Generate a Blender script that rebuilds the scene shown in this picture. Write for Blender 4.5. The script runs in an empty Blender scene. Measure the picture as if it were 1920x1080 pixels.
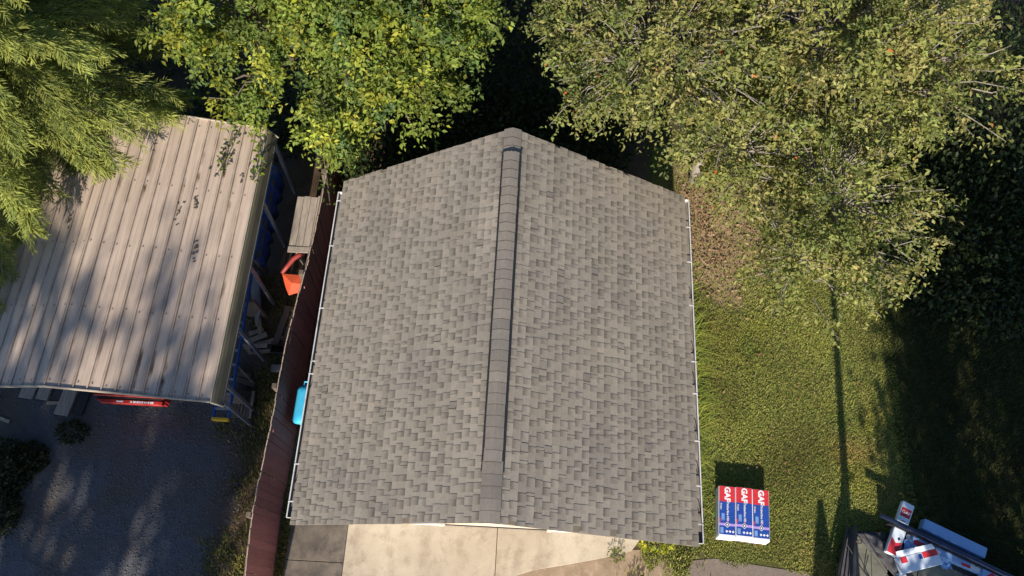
import bpy, math, random
import numpy as np
from mathutils import Vector, Matrix

# ------------------------------------------------------------------ camera, sky, sun, exposure
scene = bpy.context.scene
COL = scene.collection
cam_data = bpy.data.cameras.new('camera')
cam_data.sensor_width = 36.0
cam_data.lens = 26.8125
cam_data.clip_start = 0.1
cam_data.clip_end = 500.0
cam = bpy.data.objects.new('camera', cam_data)
COL.objects.link(cam)
cam.matrix_world = Matrix(((0.998658630827789, -0.046184772292006813, 0.023407389463609977, 0.4218773549372052),
                           (0.05164554731242848, 0.9207978879706059, -0.38660572545122884, -1.1060822327248145),
                           (-0.0036981773842463756, 0.3872960318893116, 0.921947995912366, 15.927421607609562),
                           (0, 0, 0, 1)))
scene.camera = cam

SUN_EL, SUN_AZ = math.radians(29.0), math.radians(3.0)     # light travels towards +Y, slightly +X
world = bpy.data.worlds.new('World')
scene.world = world
world.use_nodes = True
wn = world.node_tree
wn.nodes.clear()
sky = wn.nodes.new('ShaderNodeTexSky')
sky.sky_type = 'NISHITA'
sky.sun_disc = False
sky.sun_elevation = SUN_EL
sky.sun_rotation = math.pi + SUN_AZ
sky.ozone_density = 4.0
sky.dust_density = 0.6
bg = wn.nodes.new('ShaderNodeBackground')
bg.inputs[1].default_value = 0.085
wo = wn.nodes.new('ShaderNodeOutputWorld')
wn.links.new(sky.outputs[0], bg.inputs[0])
wn.links.new(bg.outputs[0], wo.inputs[0])

sun_data = bpy.data.lights.new('sun', 'SUN')
sun_data.energy = 4.6
sun_data.angle = math.radians(0.53)
sun_data.color = (1.0, 0.89, 0.74)
sun = bpy.data.objects.new('sun', sun_data)
COL.objects.link(sun)
sdir = Vector((math.sin(SUN_AZ) * math.cos(SUN_EL), math.cos(SUN_AZ) * math.cos(SUN_EL), -math.sin(SUN_EL)))
sun.rotation_euler = sdir.to_track_quat('-Z', 'Y').to_euler()
sun.location = (0, -30, 30)

vs = scene.view_settings
vs.view_transform = 'Standard'
vs.look = 'None'
vs.gamma = 1.0
vs.use_curve_mapping = False
vs.exposure = 0.85
scene.cycles.max_bounces = 6
scene.cycles.transparent_max_bounces = 6

rnd = random.Random(7)
R_ = np.random.default_rng(11)

# ------------------------------------------------------------------ helpers
class MB:
    """collects boxes, tubes and sheets; build() links them as ONE mesh object"""
    def __init__(self):
        self.v, self.f, self.m = [], [], []

    def add(self, vs_, fs, mat=0):
        b = len(self.v)
        self.v += [tuple(p) for p in vs_]
        for f in fs:
            self.f.append(tuple(b + i for i in f))
            self.m.append(mat)

    def box(self, c, s, rot=None, mat=0):
        hx, hy, hz = s[0] / 2, s[1] / 2, s[2] / 2
        P = [Vector((x, y, z)) for z in (-hz, hz) for y in (-hy, hy) for x in (-hx, hx)]
        if rot is not None:
            P = [rot @ p for p in P]
        c = Vector(c)
        self.add([p + c for p in P],
                 [(0, 2, 3, 1), (4, 5, 7, 6), (0, 1, 5, 4), (2, 6, 7, 3), (0, 4, 6, 2), (1, 3, 7, 5)], mat)

    def hexa(self, bottom, top, mat=0):
        self.add(list(bottom) + list(top),
                 [(3, 2, 1, 0), (4, 5, 6, 7), (0, 1, 5, 4), (1, 2, 6, 5), (2, 3, 7, 6), (3, 0, 4, 7)], mat)

    def beam(self, a, b, w, h, mat=0, roll=0.0):
        a, b = Vector(a), Vector(b)
        d = (b - a)
        L = d.length
        q = d.to_track_quat('X', 'Z').to_matrix() @ Matrix.Rotation(roll, 3, 'X')
        self.box((a + b) / 2, (L, w, h), q, mat)

    def tube(self, pts, rad, n=8, mat=0, cap=True):
        pts = [Vector(p) for p in pts]
        if not isinstance(rad, (list, tuple)):
            rad = [rad] * len(pts)
        b = len(self.v)
        for i, p in enumerate(pts):
            d = (pts[min(i + 1, len(pts) - 1)] - pts[max(i - 1, 0)])
            d = d.normalized() if d.length > 1e-9 else Vector((0, 0, 1))
            q = d.to_track_quat('Z', 'X').to_matrix()
            for k in range(n):
                a = 2 * math.pi * k / n
                self.v.append(tuple(p + q @ Vector((math.cos(a) * rad[i], math.sin(a) * rad[i], 0))))
        for i in range(len(pts) - 1):
            for k in range(n):
                k2 = (k + 1) % n
                self.f.append((b + i * n + k, b + i * n + k2, b + (i + 1) * n + k2, b + (i + 1) * n + k))
                self.m.append(mat)
        if cap:
            self.f.append(tuple(b + k for k in range(n))[::-1]); self.m.append(mat)
            e = b + (len(pts) - 1) * n
            self.f.append(tuple(e + k for k in range(n))); self.m.append(mat)

    def mesh(self, name, mats, smooth=False):
        me = bpy.data.meshes.new(name)
        me.from_pydata(self.v, [], self.f)
        for m in mats:
            me.materials.append(m)
        me.polygons.foreach_set('material_index', self.m)
        if smooth:
            me.polygons.foreach_set('use_smooth', [True] * len(self.f))
        me.update()
        return me

    def build(self, name, mats, parent=None, smooth=False, bevel=0.0):
        if not isinstance(mats, (list, tuple)):
            mats = [mats]
        o = link(name, self.mesh(name, mats, smooth), parent)
        if bevel:
            bv = o.modifiers.new('bevel', 'BEVEL')
            bv.width = bevel; bv.segments = 1; bv.limit_method = 'ANGLE'
        return o


def world_of(o):
    m = o.matrix_basis.copy()
    while o.parent is not None:
        m = o.parent.matrix_basis @ o.matrix_parent_inverse @ m if False else o.matrix_parent_inverse @ m
        m = o.parent.matrix_basis @ m
        o = o.parent
    return m


def link(name, data, parent=None):
    o = bpy.data.objects.new(name, data)
    COL.objects.link(o)
    if parent is not None:
        o.parent = parent
        o.matrix_parent_inverse = world_of(parent).inverted()
    return o


def tag(o, label=None, cat=None, group=None, kind=None):
    if label: o['label'] = label
    if cat: o['category'] = cat
    if group: o['group'] = group
    if kind: o['kind'] = kind
    return o


def thing(name, loc, label, cat, group=None, rz=0.0):
    o = bpy.data.objects.new(name, None)
    o.empty_display_size = 0.2
    o.location = loc
    o.rotation_euler = (0, 0, rz)
    COL.objects.link(o)
    return tag(o, label, cat, group)


def copy_tree(o, parent=None):
    c = o.copy()
    COL.objects.link(c)
    if parent is not None:
        c.parent = parent
        c.matrix_parent_inverse = o.matrix_parent_inverse.copy()
    for ch in list(o.children):
        copy_tree(ch, c)
    return c


def rotz(a):
    return Matrix.Rotation(a, 3, 'Z')


# ------------------------------------------------------------------ materials
def nt(name):
    m = bpy.data.materials.new(name)
    m.use_nodes = True
    t = m.node_tree
    t.nodes.clear()
    out = t.nodes.new('ShaderNodeOutputMaterial')
    p = t.nodes.new('ShaderNodeBsdfPrincipled')
    t.links.new(p.outputs[0], out.inputs[0])
    return m, t, p


def N(t, kind, **kw):
    n = t.nodes.new(kind)
    for k, v in kw.items():
        setattr(n, k, v)
    return n


def noise(t, vec, scale, detail=4.0, rough=0.6):
    n = N(t, 'ShaderNodeTexNoise')
    n.inputs['Scale'].default_value = scale
    n.inputs['Detail'].default_value = detail
    n.inputs['Roughness'].default_value = rough
    t.links.new(vec, n.inputs['Vector'])
    return n.outputs['Fac']


def ramp(t, fac, lo, hi, c0=(0, 0, 0, 1), c1=(1, 1, 1, 1)):
    r = N(t, 'ShaderNodeValToRGB')
    r.color_ramp.elements[0].position = lo
    r.color_ramp.elements[1].position = hi
    r.color_ramp.elements[0].color = c0
    r.color_ramp.elements[1].color = c1
    t.links.new(fac, r.inputs[0])
    return r.outputs[0]


def mix(t, fac, a, b, blend='MIX'):
    n = N(t, 'ShaderNodeMix', data_type='RGBA', blend_type=blend)
    for sock, val in ((n.inputs[0], fac), (n.inputs[6], a), (n.inputs[7], b)):
        if hasattr(val, 'is_linked') or hasattr(val, 'links'):
            t.links.new(val, sock)
        elif isinstance(val, (int, float)):
            sock.default_value = val
        else:
            sock.default_value = (*val[:3], 1)
    return n.outputs[2]


def scaled(t, vec, s):
    n = N(t, 'ShaderNodeVectorMath', operation='MULTIPLY')
    t.links.new(vec, n.inputs[0])
    n.inputs[1].default_value = s
    return n.outputs[0]


def bump(t, p, h, strength=0.4, dist=0.01):
    b = N(t, 'ShaderNodeBump')
    b.inputs['Strength'].default_value = strength
    b.inputs['Distance'].default_value = dist
    t.links.new(h, b.inputs['Height'])
    t.links.new(b.outputs[0], p.inputs['Normal'])


def pos(t):
    return N(t, 'ShaderNodeNewGeometry').outputs['Position']


def simple(name, c1, c2=None, scale=6.0, rough=0.8, metal=0.0, stretch=(1, 1, 1), bmp=0.3, bdist=0.004, spec=0.5, obj_rand=0.0,
           dirt=None, dirt_scale=1.2, dirt_lo=0.5, dirt_hi=0.7):
    m, t, p = nt(name)
    P = scaled(t, pos(t), stretch)
    c2 = c2 or tuple(x * 0.75 for x in c1)
    f = noise(t, P, scale, 5.0, 0.65)
    col = mix(t, ramp(t, f, 0.3, 0.7), c2, c1)
    if dirt:
        d = ramp(t, noise(t, P, dirt_scale, 6.0, 0.7), dirt_lo, dirt_hi)
        col = mix(t, d, col, dirt)
    if obj_rand:
        oi = N(t, 'ShaderNodeObjectInfo')
        mr = N(t, 'ShaderNodeMapRange')
        mr.inputs[3].default_value = 1 - obj_rand
        mr.inputs[4].default_value = 1 + obj_rand
        t.links.new(oi.outputs['Random'], mr.inputs[0])
        sc = N(t, 'ShaderNodeVectorMath', operation='SCALE')
        t.links.new(col, sc.inputs[0]); t.links.new(mr.outputs[0], sc.inputs['Scale'])
        col = sc.outputs[0]
    t.links.new(col, p.inputs['Base Color'])
    p.inputs['Roughness'].default_value = rough
    p.inputs['Metallic'].default_value = metal
    p.inputs['Specular IOR Level'].default_value = spec
    if bmp:
        bump(t, p, noise(t, P, scale * 3, 4.0), bmp, bdist)
    return m


def leaf_mat(name, trans=0.35, rough=0.5, spec=0.25):
    m, t, p = nt(name)
    a = N(t, 'ShaderNodeAttribute', attribute_name='col')
    t.links.new(a.outputs['Color'], p.inputs['Base Color'])
    p.inputs['Roughness'].default_value = rough
    p.inputs['Specular IOR Level'].default_value = spec
    tr = N(t, 'ShaderNodeBsdfTranslucent')
    hs = mix(t, 1.0, a.outputs['Color'], (1.3, 1.25, 0.5), 'MULTIPLY')
    t.links.new(hs, tr.inputs[0])
    ms = N(t, 'ShaderNodeMixShader')
    ms.inputs[0].default_value = trans
    t.links.new(p.outputs[0], ms.inputs[1]); t.links.new(tr.outputs[0], ms.inputs[2])
    out = [n for n in t.nodes if n.type == 'OUTPUT_MATERIAL'][0]
    t.links.new(ms.outputs[0], out.inputs[0])
    return m


M = {}
M['leaf'] = leaf_mat('leaf', 0.4)
M['needle'] = leaf_mat('needle', 0.4, 0.6, 0.15)
M['grass_blade'] = leaf_mat('grass_blade', 0.14, 0.75, 0.1)
M['bark_pale'] = simple('bark_pale', (0.34, 0.31, 0.27), (0.16, 0.14, 0.12), 9, 0.95, stretch=(1, 1, 0.35), bmp=0.6, bdist=0.02)
M['bark_dark'] = simple('bark_dark', (0.14, 0.11, 0.085), (0.07, 0.055, 0.04), 9, 0.95, stretch=(1, 1, 0.35), bmp=0.6, bdist=0.02)
M['wood_grey'] = simple('wood_grey', (0.36, 0.31, 0.26), (0.19, 0.16, 0.135), 14, 0.9, stretch=(2.5, 0.25, 1), obj_rand=0.16, dirt=(0.07, 0.055, 0.045), dirt_scale=5, dirt_lo=0.58, dirt_hi=0.72)
M['wood_brown'] = simple('wood_brown', (0.17, 0.13, 0.10), (0.09, 0.07, 0.055), 14, 0.9, stretch=(2, 0.4, 1), obj_rand=0.2)
M['wood_tan'] = simple('wood_tan', (0.40, 0.32, 0.22), (0.26, 0.20, 0.14), 12, 0.85, stretch=(1, 1, 1), obj_rand=0.15)
M['fence_red'] = simple('fence_red', (0.235, 0.078, 0.076), (0.165, 0.053, 0.053), 7, 0.75, stretch=(1, 3, 0.6), obj_rand=0.18, dirt=(0.085, 0.04, 0.035), dirt_scale=3.0, dirt_lo=0.56, dirt_hi=0.75)
M['fence_raw'] = simple('fence_raw', (0.42, 0.34, 0.27), (0.25, 0.19, 0.15), 20, 0.9)
M['white_paint'] = simple('white_paint', (0.78, 0.77, 0.74), (0.70, 0.69, 0.66), 5, 0.5, bmp=0.05)
M['beige_paint'] = simple('beige_paint', (0.60, 0.52, 0.42), (0.54, 0.46, 0.37), 5, 0.6, bmp=0.05)
M['gutter_white'] = simple('gutter_white', (0.62, 0.62, 0.63), (0.46, 0.46, 0.46), 5, 0.45, bmp=0.03, dirt=(0.22, 0.2, 0.17), dirt_lo=0.52, dirt_hi=0.72, dirt_scale=3)
M['gutter_inside'] = simple('gutter_inside', (0.30, 0.28, 0.26), (0.10, 0.09, 0.08), 6, 0.8, stretch=(1, 0.6, 1))
M['deck_wood'] = simple('deck_wood', (0.2, 0.16, 0.12), None, 8)
M['black_rubber'] = simple('black_rubber', (0.02, 0.02, 0.022), (0.012, 0.012, 0.014), 8, 0.6)
M['steel_grey'] = simple('steel_grey', (0.22, 0.24, 0.28), (0.15, 0.165, 0.2), 8, 0.5, metal=0.3)
M['blue_fiberglass'] = simple('blue_fiberglass', (0.015, 0.11, 0.42), (0.012, 0.08, 0.33), 8, 0.45, bmp=0.05)
M['aluminium'] = simple('aluminium', (0.55, 0.57, 0.6), (0.42, 0.44, 0.47), 8, 0.4, metal=0.6, bmp=0.05)
M['yellow_plastic'] = simple('yellow_plastic', (0.75, 0.45, 0.02), (0.6, 0.34, 0.02), 8, 0.45, bmp=0.05)
M['blue_tarp'] = simple('blue_tarp', (0.01, 0.06, 0.26), (0.008, 0.04, 0.18), 6, 0.5, bmp=0.2)
M['bin_blue'] = simple('bin_blue', (0.05, 0.47, 0.78), (0.04, 0.40, 0.68), 3, 0.4, bmp=0.06, dirt=(0.10, 0.42, 0.62), dirt_scale=5, dirt_lo=0.55, dirt_hi=0.75)
M['orange_plastic'] = simple('orange_plastic', (0.62, 0.10, 0.035), (0.5, 0.075, 0.03), 4, 0.55, bmp=0.08)
M['red_rim'] = simple('red_rim', (0.30, 0.035, 0.03), (0.2, 0.03, 0.025), 4, 0.55, bmp=0.08)
M['red_paint'] = simple('red_paint', (0.50, 0.035, 0.03), (0.38, 0.03, 0.025), 5, 0.4, bmp=0.05)
M['print_white'] = simple('print_white', (0.78, 0.78, 0.80), (0.72, 0.72, 0.75), 6, 0.4, bmp=0.1)
M['print_red'] = simple('print_red', (0.58, 0.035, 0.045), (0.5, 0.03, 0.04), 6, 0.35, bmp=0.55, bdist=0.012)
M['print_blue'] = simple('print_blue', (0.02, 0.07, 0.34), (0.016, 0.055, 0.28), 6, 0.35, bmp=0.55, bdist=0.012)
M['print_purple'] = simple('print_purple', (0.42, 0.28, 0.66), (0.38, 0.25, 0.6), 6, 0.35, bmp=0.1)
M['print_navy'] = simple('print_navy', (0.012, 0.03, 0.14), None, 6, 0.4, bmp=0.05)
M['carton_white'] = simple('carton_white', (0.70, 0.77, 0.86), (0.60, 0.68, 0.78), 4, 0.45, bmp=0.3, bdist=0.01)
M['carton_blue'] = simple('carton_blue', (0.26, 0.45, 0.74), (0.21, 0.38, 0.66), 4, 0.45, bmp=0.3, bdist=0.01)
M['trailer_black'] = simple('trailer_black', (0.028, 0.028, 0.03), (0.018, 0.018, 0.02), 6, 0.45, dirt=(0.04, 0.038, 0.036), dirt_scale=3, dirt_lo=0.5, dirt_hi=0.8)
M['rail_navy'] = simple('rail_navy', (0.035, 0.05, 0.10), (0.025, 0.036, 0.08), 3, 0.18, metal=0.35, bmp=0.03)
M['plywood'] = simple('plywood', (0.20, 0.20, 0.15), (0.12, 0.12, 0.095), 5, 0.85, stretch=(1, 2, 1), dirt=(0.08, 0.075, 0.06), dirt_scale=2.5)
M['felt_grey'] = simple('felt_grey', (0.085, 0.082, 0.09), (0.04, 0.038, 0.043), 12, 0.85, bmp=0.5, bdist=0.012, dirt=(0.13, 0.125, 0.13), dirt_scale=5, dirt_lo=0.55, dirt_hi=0.7)
M['block_grey'] = simple('block_grey', (0.2, 0.2, 0.2), (0.13, 0.13, 0.13), 20, 0.95)
M['asphalt_patch'] = simple('asphalt_patch', (0.21, 0.17, 0.14), (0.15, 0.12, 0.10), 10, 0.95, bmp=0.6, bdist=0.01)
M['tan_hook'] = simple('tan_hook', (0.5, 0.27, 0.16), None, 10, 0.5)
M['stone'] = simple('stone', (0.16, 0.155, 0.15), (0.08, 0.078, 0.075), 25, 0.95, bmp=0)
M['pole_wood'] = simple('pole_wood', (0.2, 0.16, 0.12), None, 9, 0.9)


def make_shingle_mat(name, base, with_attr=True):
    m, t, p = nt(name)
    P = pos(t)
    oi = N(t, 'ShaderNodeObjectInfo')
    rnd_r = ramp(t, oi.outputs['Random'], 0.0, 1.0, (0.88, 0.88, 0.88, 1), (1.10, 1.10, 1.10, 1))
    big = ramp(t, noise(t, P, 0.9, 5, 0.65), 0.3, 0.7, (0.88, 0.89, 0.92, 1), (1.08, 1.06, 1.03, 1))
    fine = ramp(t, noise(t, P, 320.0, 2), 0.25, 0.75, (0.80, 0.80, 0.80, 1), (1.18, 1.18, 1.18, 1))
    mid = ramp(t, noise(t, scaled(t, P, (1, 0.5, 1)), 22.0, 3), 0.3, 0.7, (0.92, 0.92, 0.93, 1), (1.08, 1.07, 1.05, 1))
    c = mix(t, 1.0, base, rnd_r, 'MULTIPLY')
    c = mix(t, 1.0, c, big, 'MULTIPLY')
    c = mix(t, 1.0, c, fine, 'MULTIPLY')
    c = mix(t, 1.0, c, mid, 'MULTIPLY')
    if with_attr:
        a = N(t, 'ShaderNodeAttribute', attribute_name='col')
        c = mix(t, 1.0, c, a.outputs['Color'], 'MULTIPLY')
    t.links.new(c, p.inputs['Base Color'])
    p.inputs['Roughness'].default_value = 0.92
    p.inputs['Specular IOR Level'].default_value = 0.25
    bump(t, p, noise(t, P, 260.0, 2), 0.5, 0.003)
    return m


M['shingle'] = make_shingle_mat('shingle', (0.262, 0.236, 0.200))
M['shingle_tab'] = make_shingle_mat('shingle_tab', (0.262, 0.236, 0.200), False)
M['shingle_cap'] = make_shingle_mat('shingle_cap', (0.236, 0.212, 0.182), False)
M['shingle_edge'] = simple('shingle_edge', (0.15, 0.134, 0.118), None, 30, 0.95)
M['dark_gap'] = simple('dark_gap', (0.03, 0.027, 0.025), None, 30, 0.95)


def make_carport_mat():
    m, t, p = nt('carport_metal')
    P = pos(t)
    base = mix(t, ramp(t, noise(t, scaled(t, P, (2.0, 0.35, 1)), 1.6, 5), 0.3, 0.7), (0.44, 0.352, 0.287), (0.535, 0.432, 0.357))
    fl = ramp(t, noise(t, scaled(t, P, (14.0, 0.5, 1)), 1.0, 3), 0.35, 0.7, (0.80, 0.80, 0.80, 1), (1.08, 1.08, 1.08, 1))
    base = mix(t, 1.0, base, fl, 'MULTIPLY')
    # rust and leaf-grime runs along the ribs
    sx = N(t, 'ShaderNodeSeparateXYZ'); t.links.new(P, sx.inputs[0])
    def mt(op, a_, b_):
        n = N(t, 'ShaderNodeMath', operation=op)
        for i_, v_ in enumerate((a_, b_)):
            if v_ is None: continue
            if isinstance(v_, (int, float)): n.inputs[i_].default_value = v_
            else: t.links.new(v_, n.inputs[i_])
        return n.outputs[0]
    wob = mt('MULTIPLY', noise(t, scaled(t, P, (1, 3.0, 1)), 2.0, 4), 0.16)
    u = mt('DIVIDE', mt('ADD', sx.outputs[0], 8.018), 0.229)
    fr = mt('ADD', mt('FRACT', u, None), wob)
    band = ramp(t, mt('ABSOLUTE', mt('SUBTRACT', fr, 0.34), None), 0.06, 0.17, (1, 1, 1, 1), (0, 0, 0, 1))
    cmb = N(t, 'ShaderNodeCombineXYZ')
    t.links.new(mt('MULTIPLY', mt('FLOOR', u, None), 3.71), cmb.inputs[0]); t.links.new(mt('MULTIPLY', sx.outputs[1], 0.62), cmb.inputs[1])
    s1 = ramp(t, noise(t, cmb.outputs[0], 1.0, 3, 0.55), 0.50, 0.55)
    s2 = ramp(t, noise(t, scaled(t, P, (6, 1.2, 1)), 1.6, 4, 0.7), 0.25, 0.45)
    s2 = mt('MULTIPLY', s2, ramp(t, noise(t, P, 0.42, 3), 0.50, 0.60))
    mm = N(t, 'ShaderNodeMath', operation='MULTIPLY')
    t.links.new(mt('MULTIPLY', band, s1), mm.inputs[0]); t.links.new(s2, mm.inputs[1])
    base = mix(t, mm.outputs[0], base, (0.085, 0.05, 0.03))
    a = N(t, 'ShaderNodeAttribute', attribute_name='grime')
    gm = N(t, 'ShaderNodeMath', operation='MULTIPLY')
    t.links.new(a.outputs['Fac'], gm.inputs[0])
    t.links.new(ramp(t, noise(t, scaled(t, P, (3, 1.6, 1)), 1.4, 5, 0.7), 0.25, 0.6), gm.inputs[1])
    base = mix(t, gm.outputs[0], base, (0.085, 0.058, 0.042))
    t.links.new(base, p.inputs['Base Color'])
    p.inputs['Roughness'].default_value = 0.5
    p.inputs['Specular IOR Level'].default_value = 0.35
    return m


M['carport_metal'] = make_carport_mat()
M['carport_trim'] = simple('carport_trim', (0.40, 0.35, 0.29), (0.3, 0.26, 0.21), 5, 0.5, bmp=0.05)
M['carport_side'] = simple('carport_side', (0.15, 0.135, 0.095), (0.09, 0.085, 0.055), 3, 0.6, stretch=(1, 0.5, 1), bmp=0.05)


def make_concrete(name, c1, c2, stain, lo, hi):
    m, t, p = nt(name)
    P = pos(t)
    c = mix(t, ramp(t, noise(t, P, 1.1, 6, 0.65), 0.3, 0.72), c2, c1)
    c = mix(t, ramp(t, noise(t, P, 3.3, 6, 0.75), lo, hi), c, stain)
    c = mix(t, ramp(t, noise(t, scaled(t, P, (1.0, 0.35, 1)), 1.7, 5, 0.7), 0.52, 0.75, (0, 0, 0, 1), (0.7, 0.7, 0.7, 1)), c, stain)
    c = mix(t, ramp(t, noise(t, P, 14, 4, 0.8), 0.68, 0.74, (0, 0, 0, 1), (0.6, 0.6, 0.6, 1)), c, stain)
    sp = ramp(t, noise(t, P, 60, 3), 0.3, 0.7, (0.86, 0.86, 0.86, 1), (1.1, 1.1, 1.1, 1))
    c = mix(t, 1.0, c, sp, 'MULTIPLY')
    t.links.new(c, p.inputs['Base Color'])
    p.inputs['Roughness'].default_value = 0.9
    bump(t, p, noise(t, P, 45, 4), 0.35, 0.004)
    return m


M['concrete'] = make_concrete('concrete', (0.43, 0.375, 0.295), (0.32, 0.275, 0.215), (0.23, 0.185, 0.14), 0.50, 0.74)
M['concrete_old'] = make_concrete('concrete_old', (0.19, 0.16, 0.13), (0.10, 0.085, 0.07), (0.055, 0.048, 0.044), 0.40, 0.68)


def make_ground():
    m, t, p = nt('ground_soil')
    P = pos(t)
    sx = N(t, 'ShaderNodeSeparateXYZ')
    t.links.new(P, sx.inputs[0])
    wob = noise(t, P, 0.9, 5, 0.6)
    wm = N(t, 'ShaderNodeMath', operation='MULTIPLY_ADD')          # x + (noise-0.5)*1.6
    t.links.new(wob, wm.inputs[0]); wm.inputs[1].default_value = 1.5
    ad = N(t, 'ShaderNodeMath', operation='ADD')
    t.links.new(sx.outputs[0], wm.inputs[2]); t.links.new(wm.outputs[0], ad.inputs[0]); ad.inputs[1].default_value = -0.75
    X = ad.outputs[0]
    lawn = mix(t, ramp(t, noise(t, P, 1.4, 5), 0.3, 0.7), (0.090, 0.098, 0.028), (0.15, 0.135, 0.055))
    lawn = mix(t, ramp(t, noise(t, P, 30, 3), 0.35, 0.65), lawn, (0.06, 0.066, 0.015))
    soil = mix(t, ramp(t, noise(t, P, 2.5, 6, 0.7), 0.3, 0.7), (0.06, 0.042, 0.028), (0.13, 0.085, 0.055))
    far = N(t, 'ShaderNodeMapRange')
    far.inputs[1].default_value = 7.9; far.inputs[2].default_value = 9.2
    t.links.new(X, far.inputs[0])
    lawn = mix(t, far.outputs[0], lawn, mix(t, ramp(t, noise(t, P, 2.0, 5), 0.3, 0.7), (0.018, 0.022, 0.009), (0.035, 0.038, 0.014)))  # right-hand lawn coloured near black to deepen the trees' shade
    # bare brown patches under the big tree
    bare = N(t, 'ShaderNodeVectorMath', operation='DISTANCE')
    t.links.new(scaled(t, P, (1.0, 0.62, 1.0)), bare.inputs[0]); bare.inputs[1].default_value = (4.7, 7.4 * 0.62, 0)
    bw = N(t, 'ShaderNodeMath', operation='MULTIPLY_ADD')
    t.links.new(noise(t, P, 2.2, 5, 0.65), bw.inputs[0]); bw.inputs[1].default_value = 1.9; t.links.new(bare.outputs['Value'], bw.inputs[2])
    bm = N(t, 'ShaderNodeMapRange')
    bm.inputs[1].default_value = 1.75; bm.inputs[2].default_value = 2.5; bm.inputs[3].default_value = 1.0; bm.inputs[4].default_value = 0.0
    t.links.new(bw.outputs[0], bm.inputs[0])
    bmask = bm.outputs[0]
    tan = mix(t, ramp(t, noise(t, P, 7, 5, 0.7), 0.35, 0.65), (0.25, 0.165, 0.11), (0.38, 0.26, 0.18))
    lawn = mix(t, bmask, lawn, tan)
    gl = mix(t, ramp(t, noise(t, P, 48.0, 3, 0.7), 0.3, 0.7), (0.066, 0.070, 0.084), (0.148, 0.148, 0.160))
    gl = mix(t, ramp(t, noise(t, P, 0.8, 5), 0.42, 0.62), gl, (0.11, 0.092, 0.078))
    leftmix = N(t, 'ShaderNodeMapRange')
    leftmix.inputs[1].default_value = -6.0; leftmix.inputs[2].default_value = -5.2
    t.links.new(X, leftmix.inputs[0])
    left = mix(t, leftmix.outputs[0], gl, soil)
    sel = N(t, 'ShaderNodeMapRange')
    sel.inputs[1].default_value = 3.0; sel.inputs[2].default_value = 3.2
    t.links.new(sx.outputs[0], sel.inputs[0])
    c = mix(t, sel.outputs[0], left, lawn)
    yb = N(t, 'ShaderNodeMapRange')
    yb.inputs[1].default_value = 9.0; yb.inputs[2].default_value = 11.0
    t.links.new(sx.outputs[1], yb.inputs[0])
    c = mix(t, yb.outputs[0], c, mix(t, ramp(t, noise(t, P, 3, 5), 0.3, 0.7), (0.025, 0.022, 0.014), (0.06, 0.048, 0.03)))
    t.links.new(c, p.inputs['Base Color'])
    p.inputs['Roughness'].default_value = 0.97
    p.inputs['Specular IOR Level'].default_value = 0.2
    bump(t, p, noise(t, P, 40, 5, 0.7), 0.8, 0.03)
    return m


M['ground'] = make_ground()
M['earth'] = simple('earth', (0.27, 0.20, 0.135), (0.18, 0.13, 0.085), 2.2, 0.97, bmp=0.6, bdist=0.02, dirt=(0.33, 0.25, 0.18), dirt_scale=6)

# ------------------------------------------------------------------ setting: ground, slabs
def sheet(name, poly, z, mat, thick=0.0):
    mb = MB()
    n = len(poly)
    top = [(x, y, z) for x, y in poly]
    if thick:
        bot = [(x, y, z - thick) for x, y in poly]
        mb.add(top + bot, [tuple(range(n))] + [(i, i + n, (i + 1) % n + n, (i + 1) % n) for i in range(n)])
    else:
        mb.add(top, [tuple(range(n))])
    return mb


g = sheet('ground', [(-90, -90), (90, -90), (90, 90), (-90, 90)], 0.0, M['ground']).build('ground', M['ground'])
tag(g, kind='structure')

drive = thing('concrete_driveway', (0, -0.5, 0), None, None)
drive['kind'] = 'structure'
for poly, mt in (
        ([(-2.985, -3.0), (-0.006, -3.0), (-0.006, 0.36), (-2.985, 0.36)], M['concrete']),
        ([(0.006, -0.66), (0.75, -0.40), (1.37, -0.27), (2.05, -0.12), (2.66, 0.05), (2.90, 0.36), (0.006, 0.36)], M['concrete']),
        ([(-4.15, -0.448), (-2.994, -0.448), (-2.994, 1.2), (-4.15, 1.2)], M['concrete_old']),
        ([(-4.15, -3.0), (-2.994, -3.0), (-2.994, -0.460), (-4.15, -0.460)], M['concrete_old'])):
    sheet('concrete_slab', poly, 0.035, mt, 0.12).build('concrete_slab', mt, drive, bevel=0.006)

pts = [(0.0, -3.0), (0.0, -0.62), (0.8, -0.36), (1.5, -0.22), (2.3, -0.06), (2.7, 0.08), (3.3, 0.12), (3.5, -0.1), (3.6, -3.0)]
tag(sheet('earth_patch', pts, 0.014, M['earth']).build('earth_patch', M['earth']), kind='structure')
pts = [(3.75, -3.0), (3.72, -0.30), (3.86, -0.06), (4.3, 0.0), (5.0, -0.07), (5.6, -0.13), (6.1, -0.16), (6.4, -0.6), (6.3, -3.0)]
tag(sheet('asphalt_path', pts, 0.010, M['asphalt_patch']).build('asphalt_path', M['asphalt_patch']), kind='structure')

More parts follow.
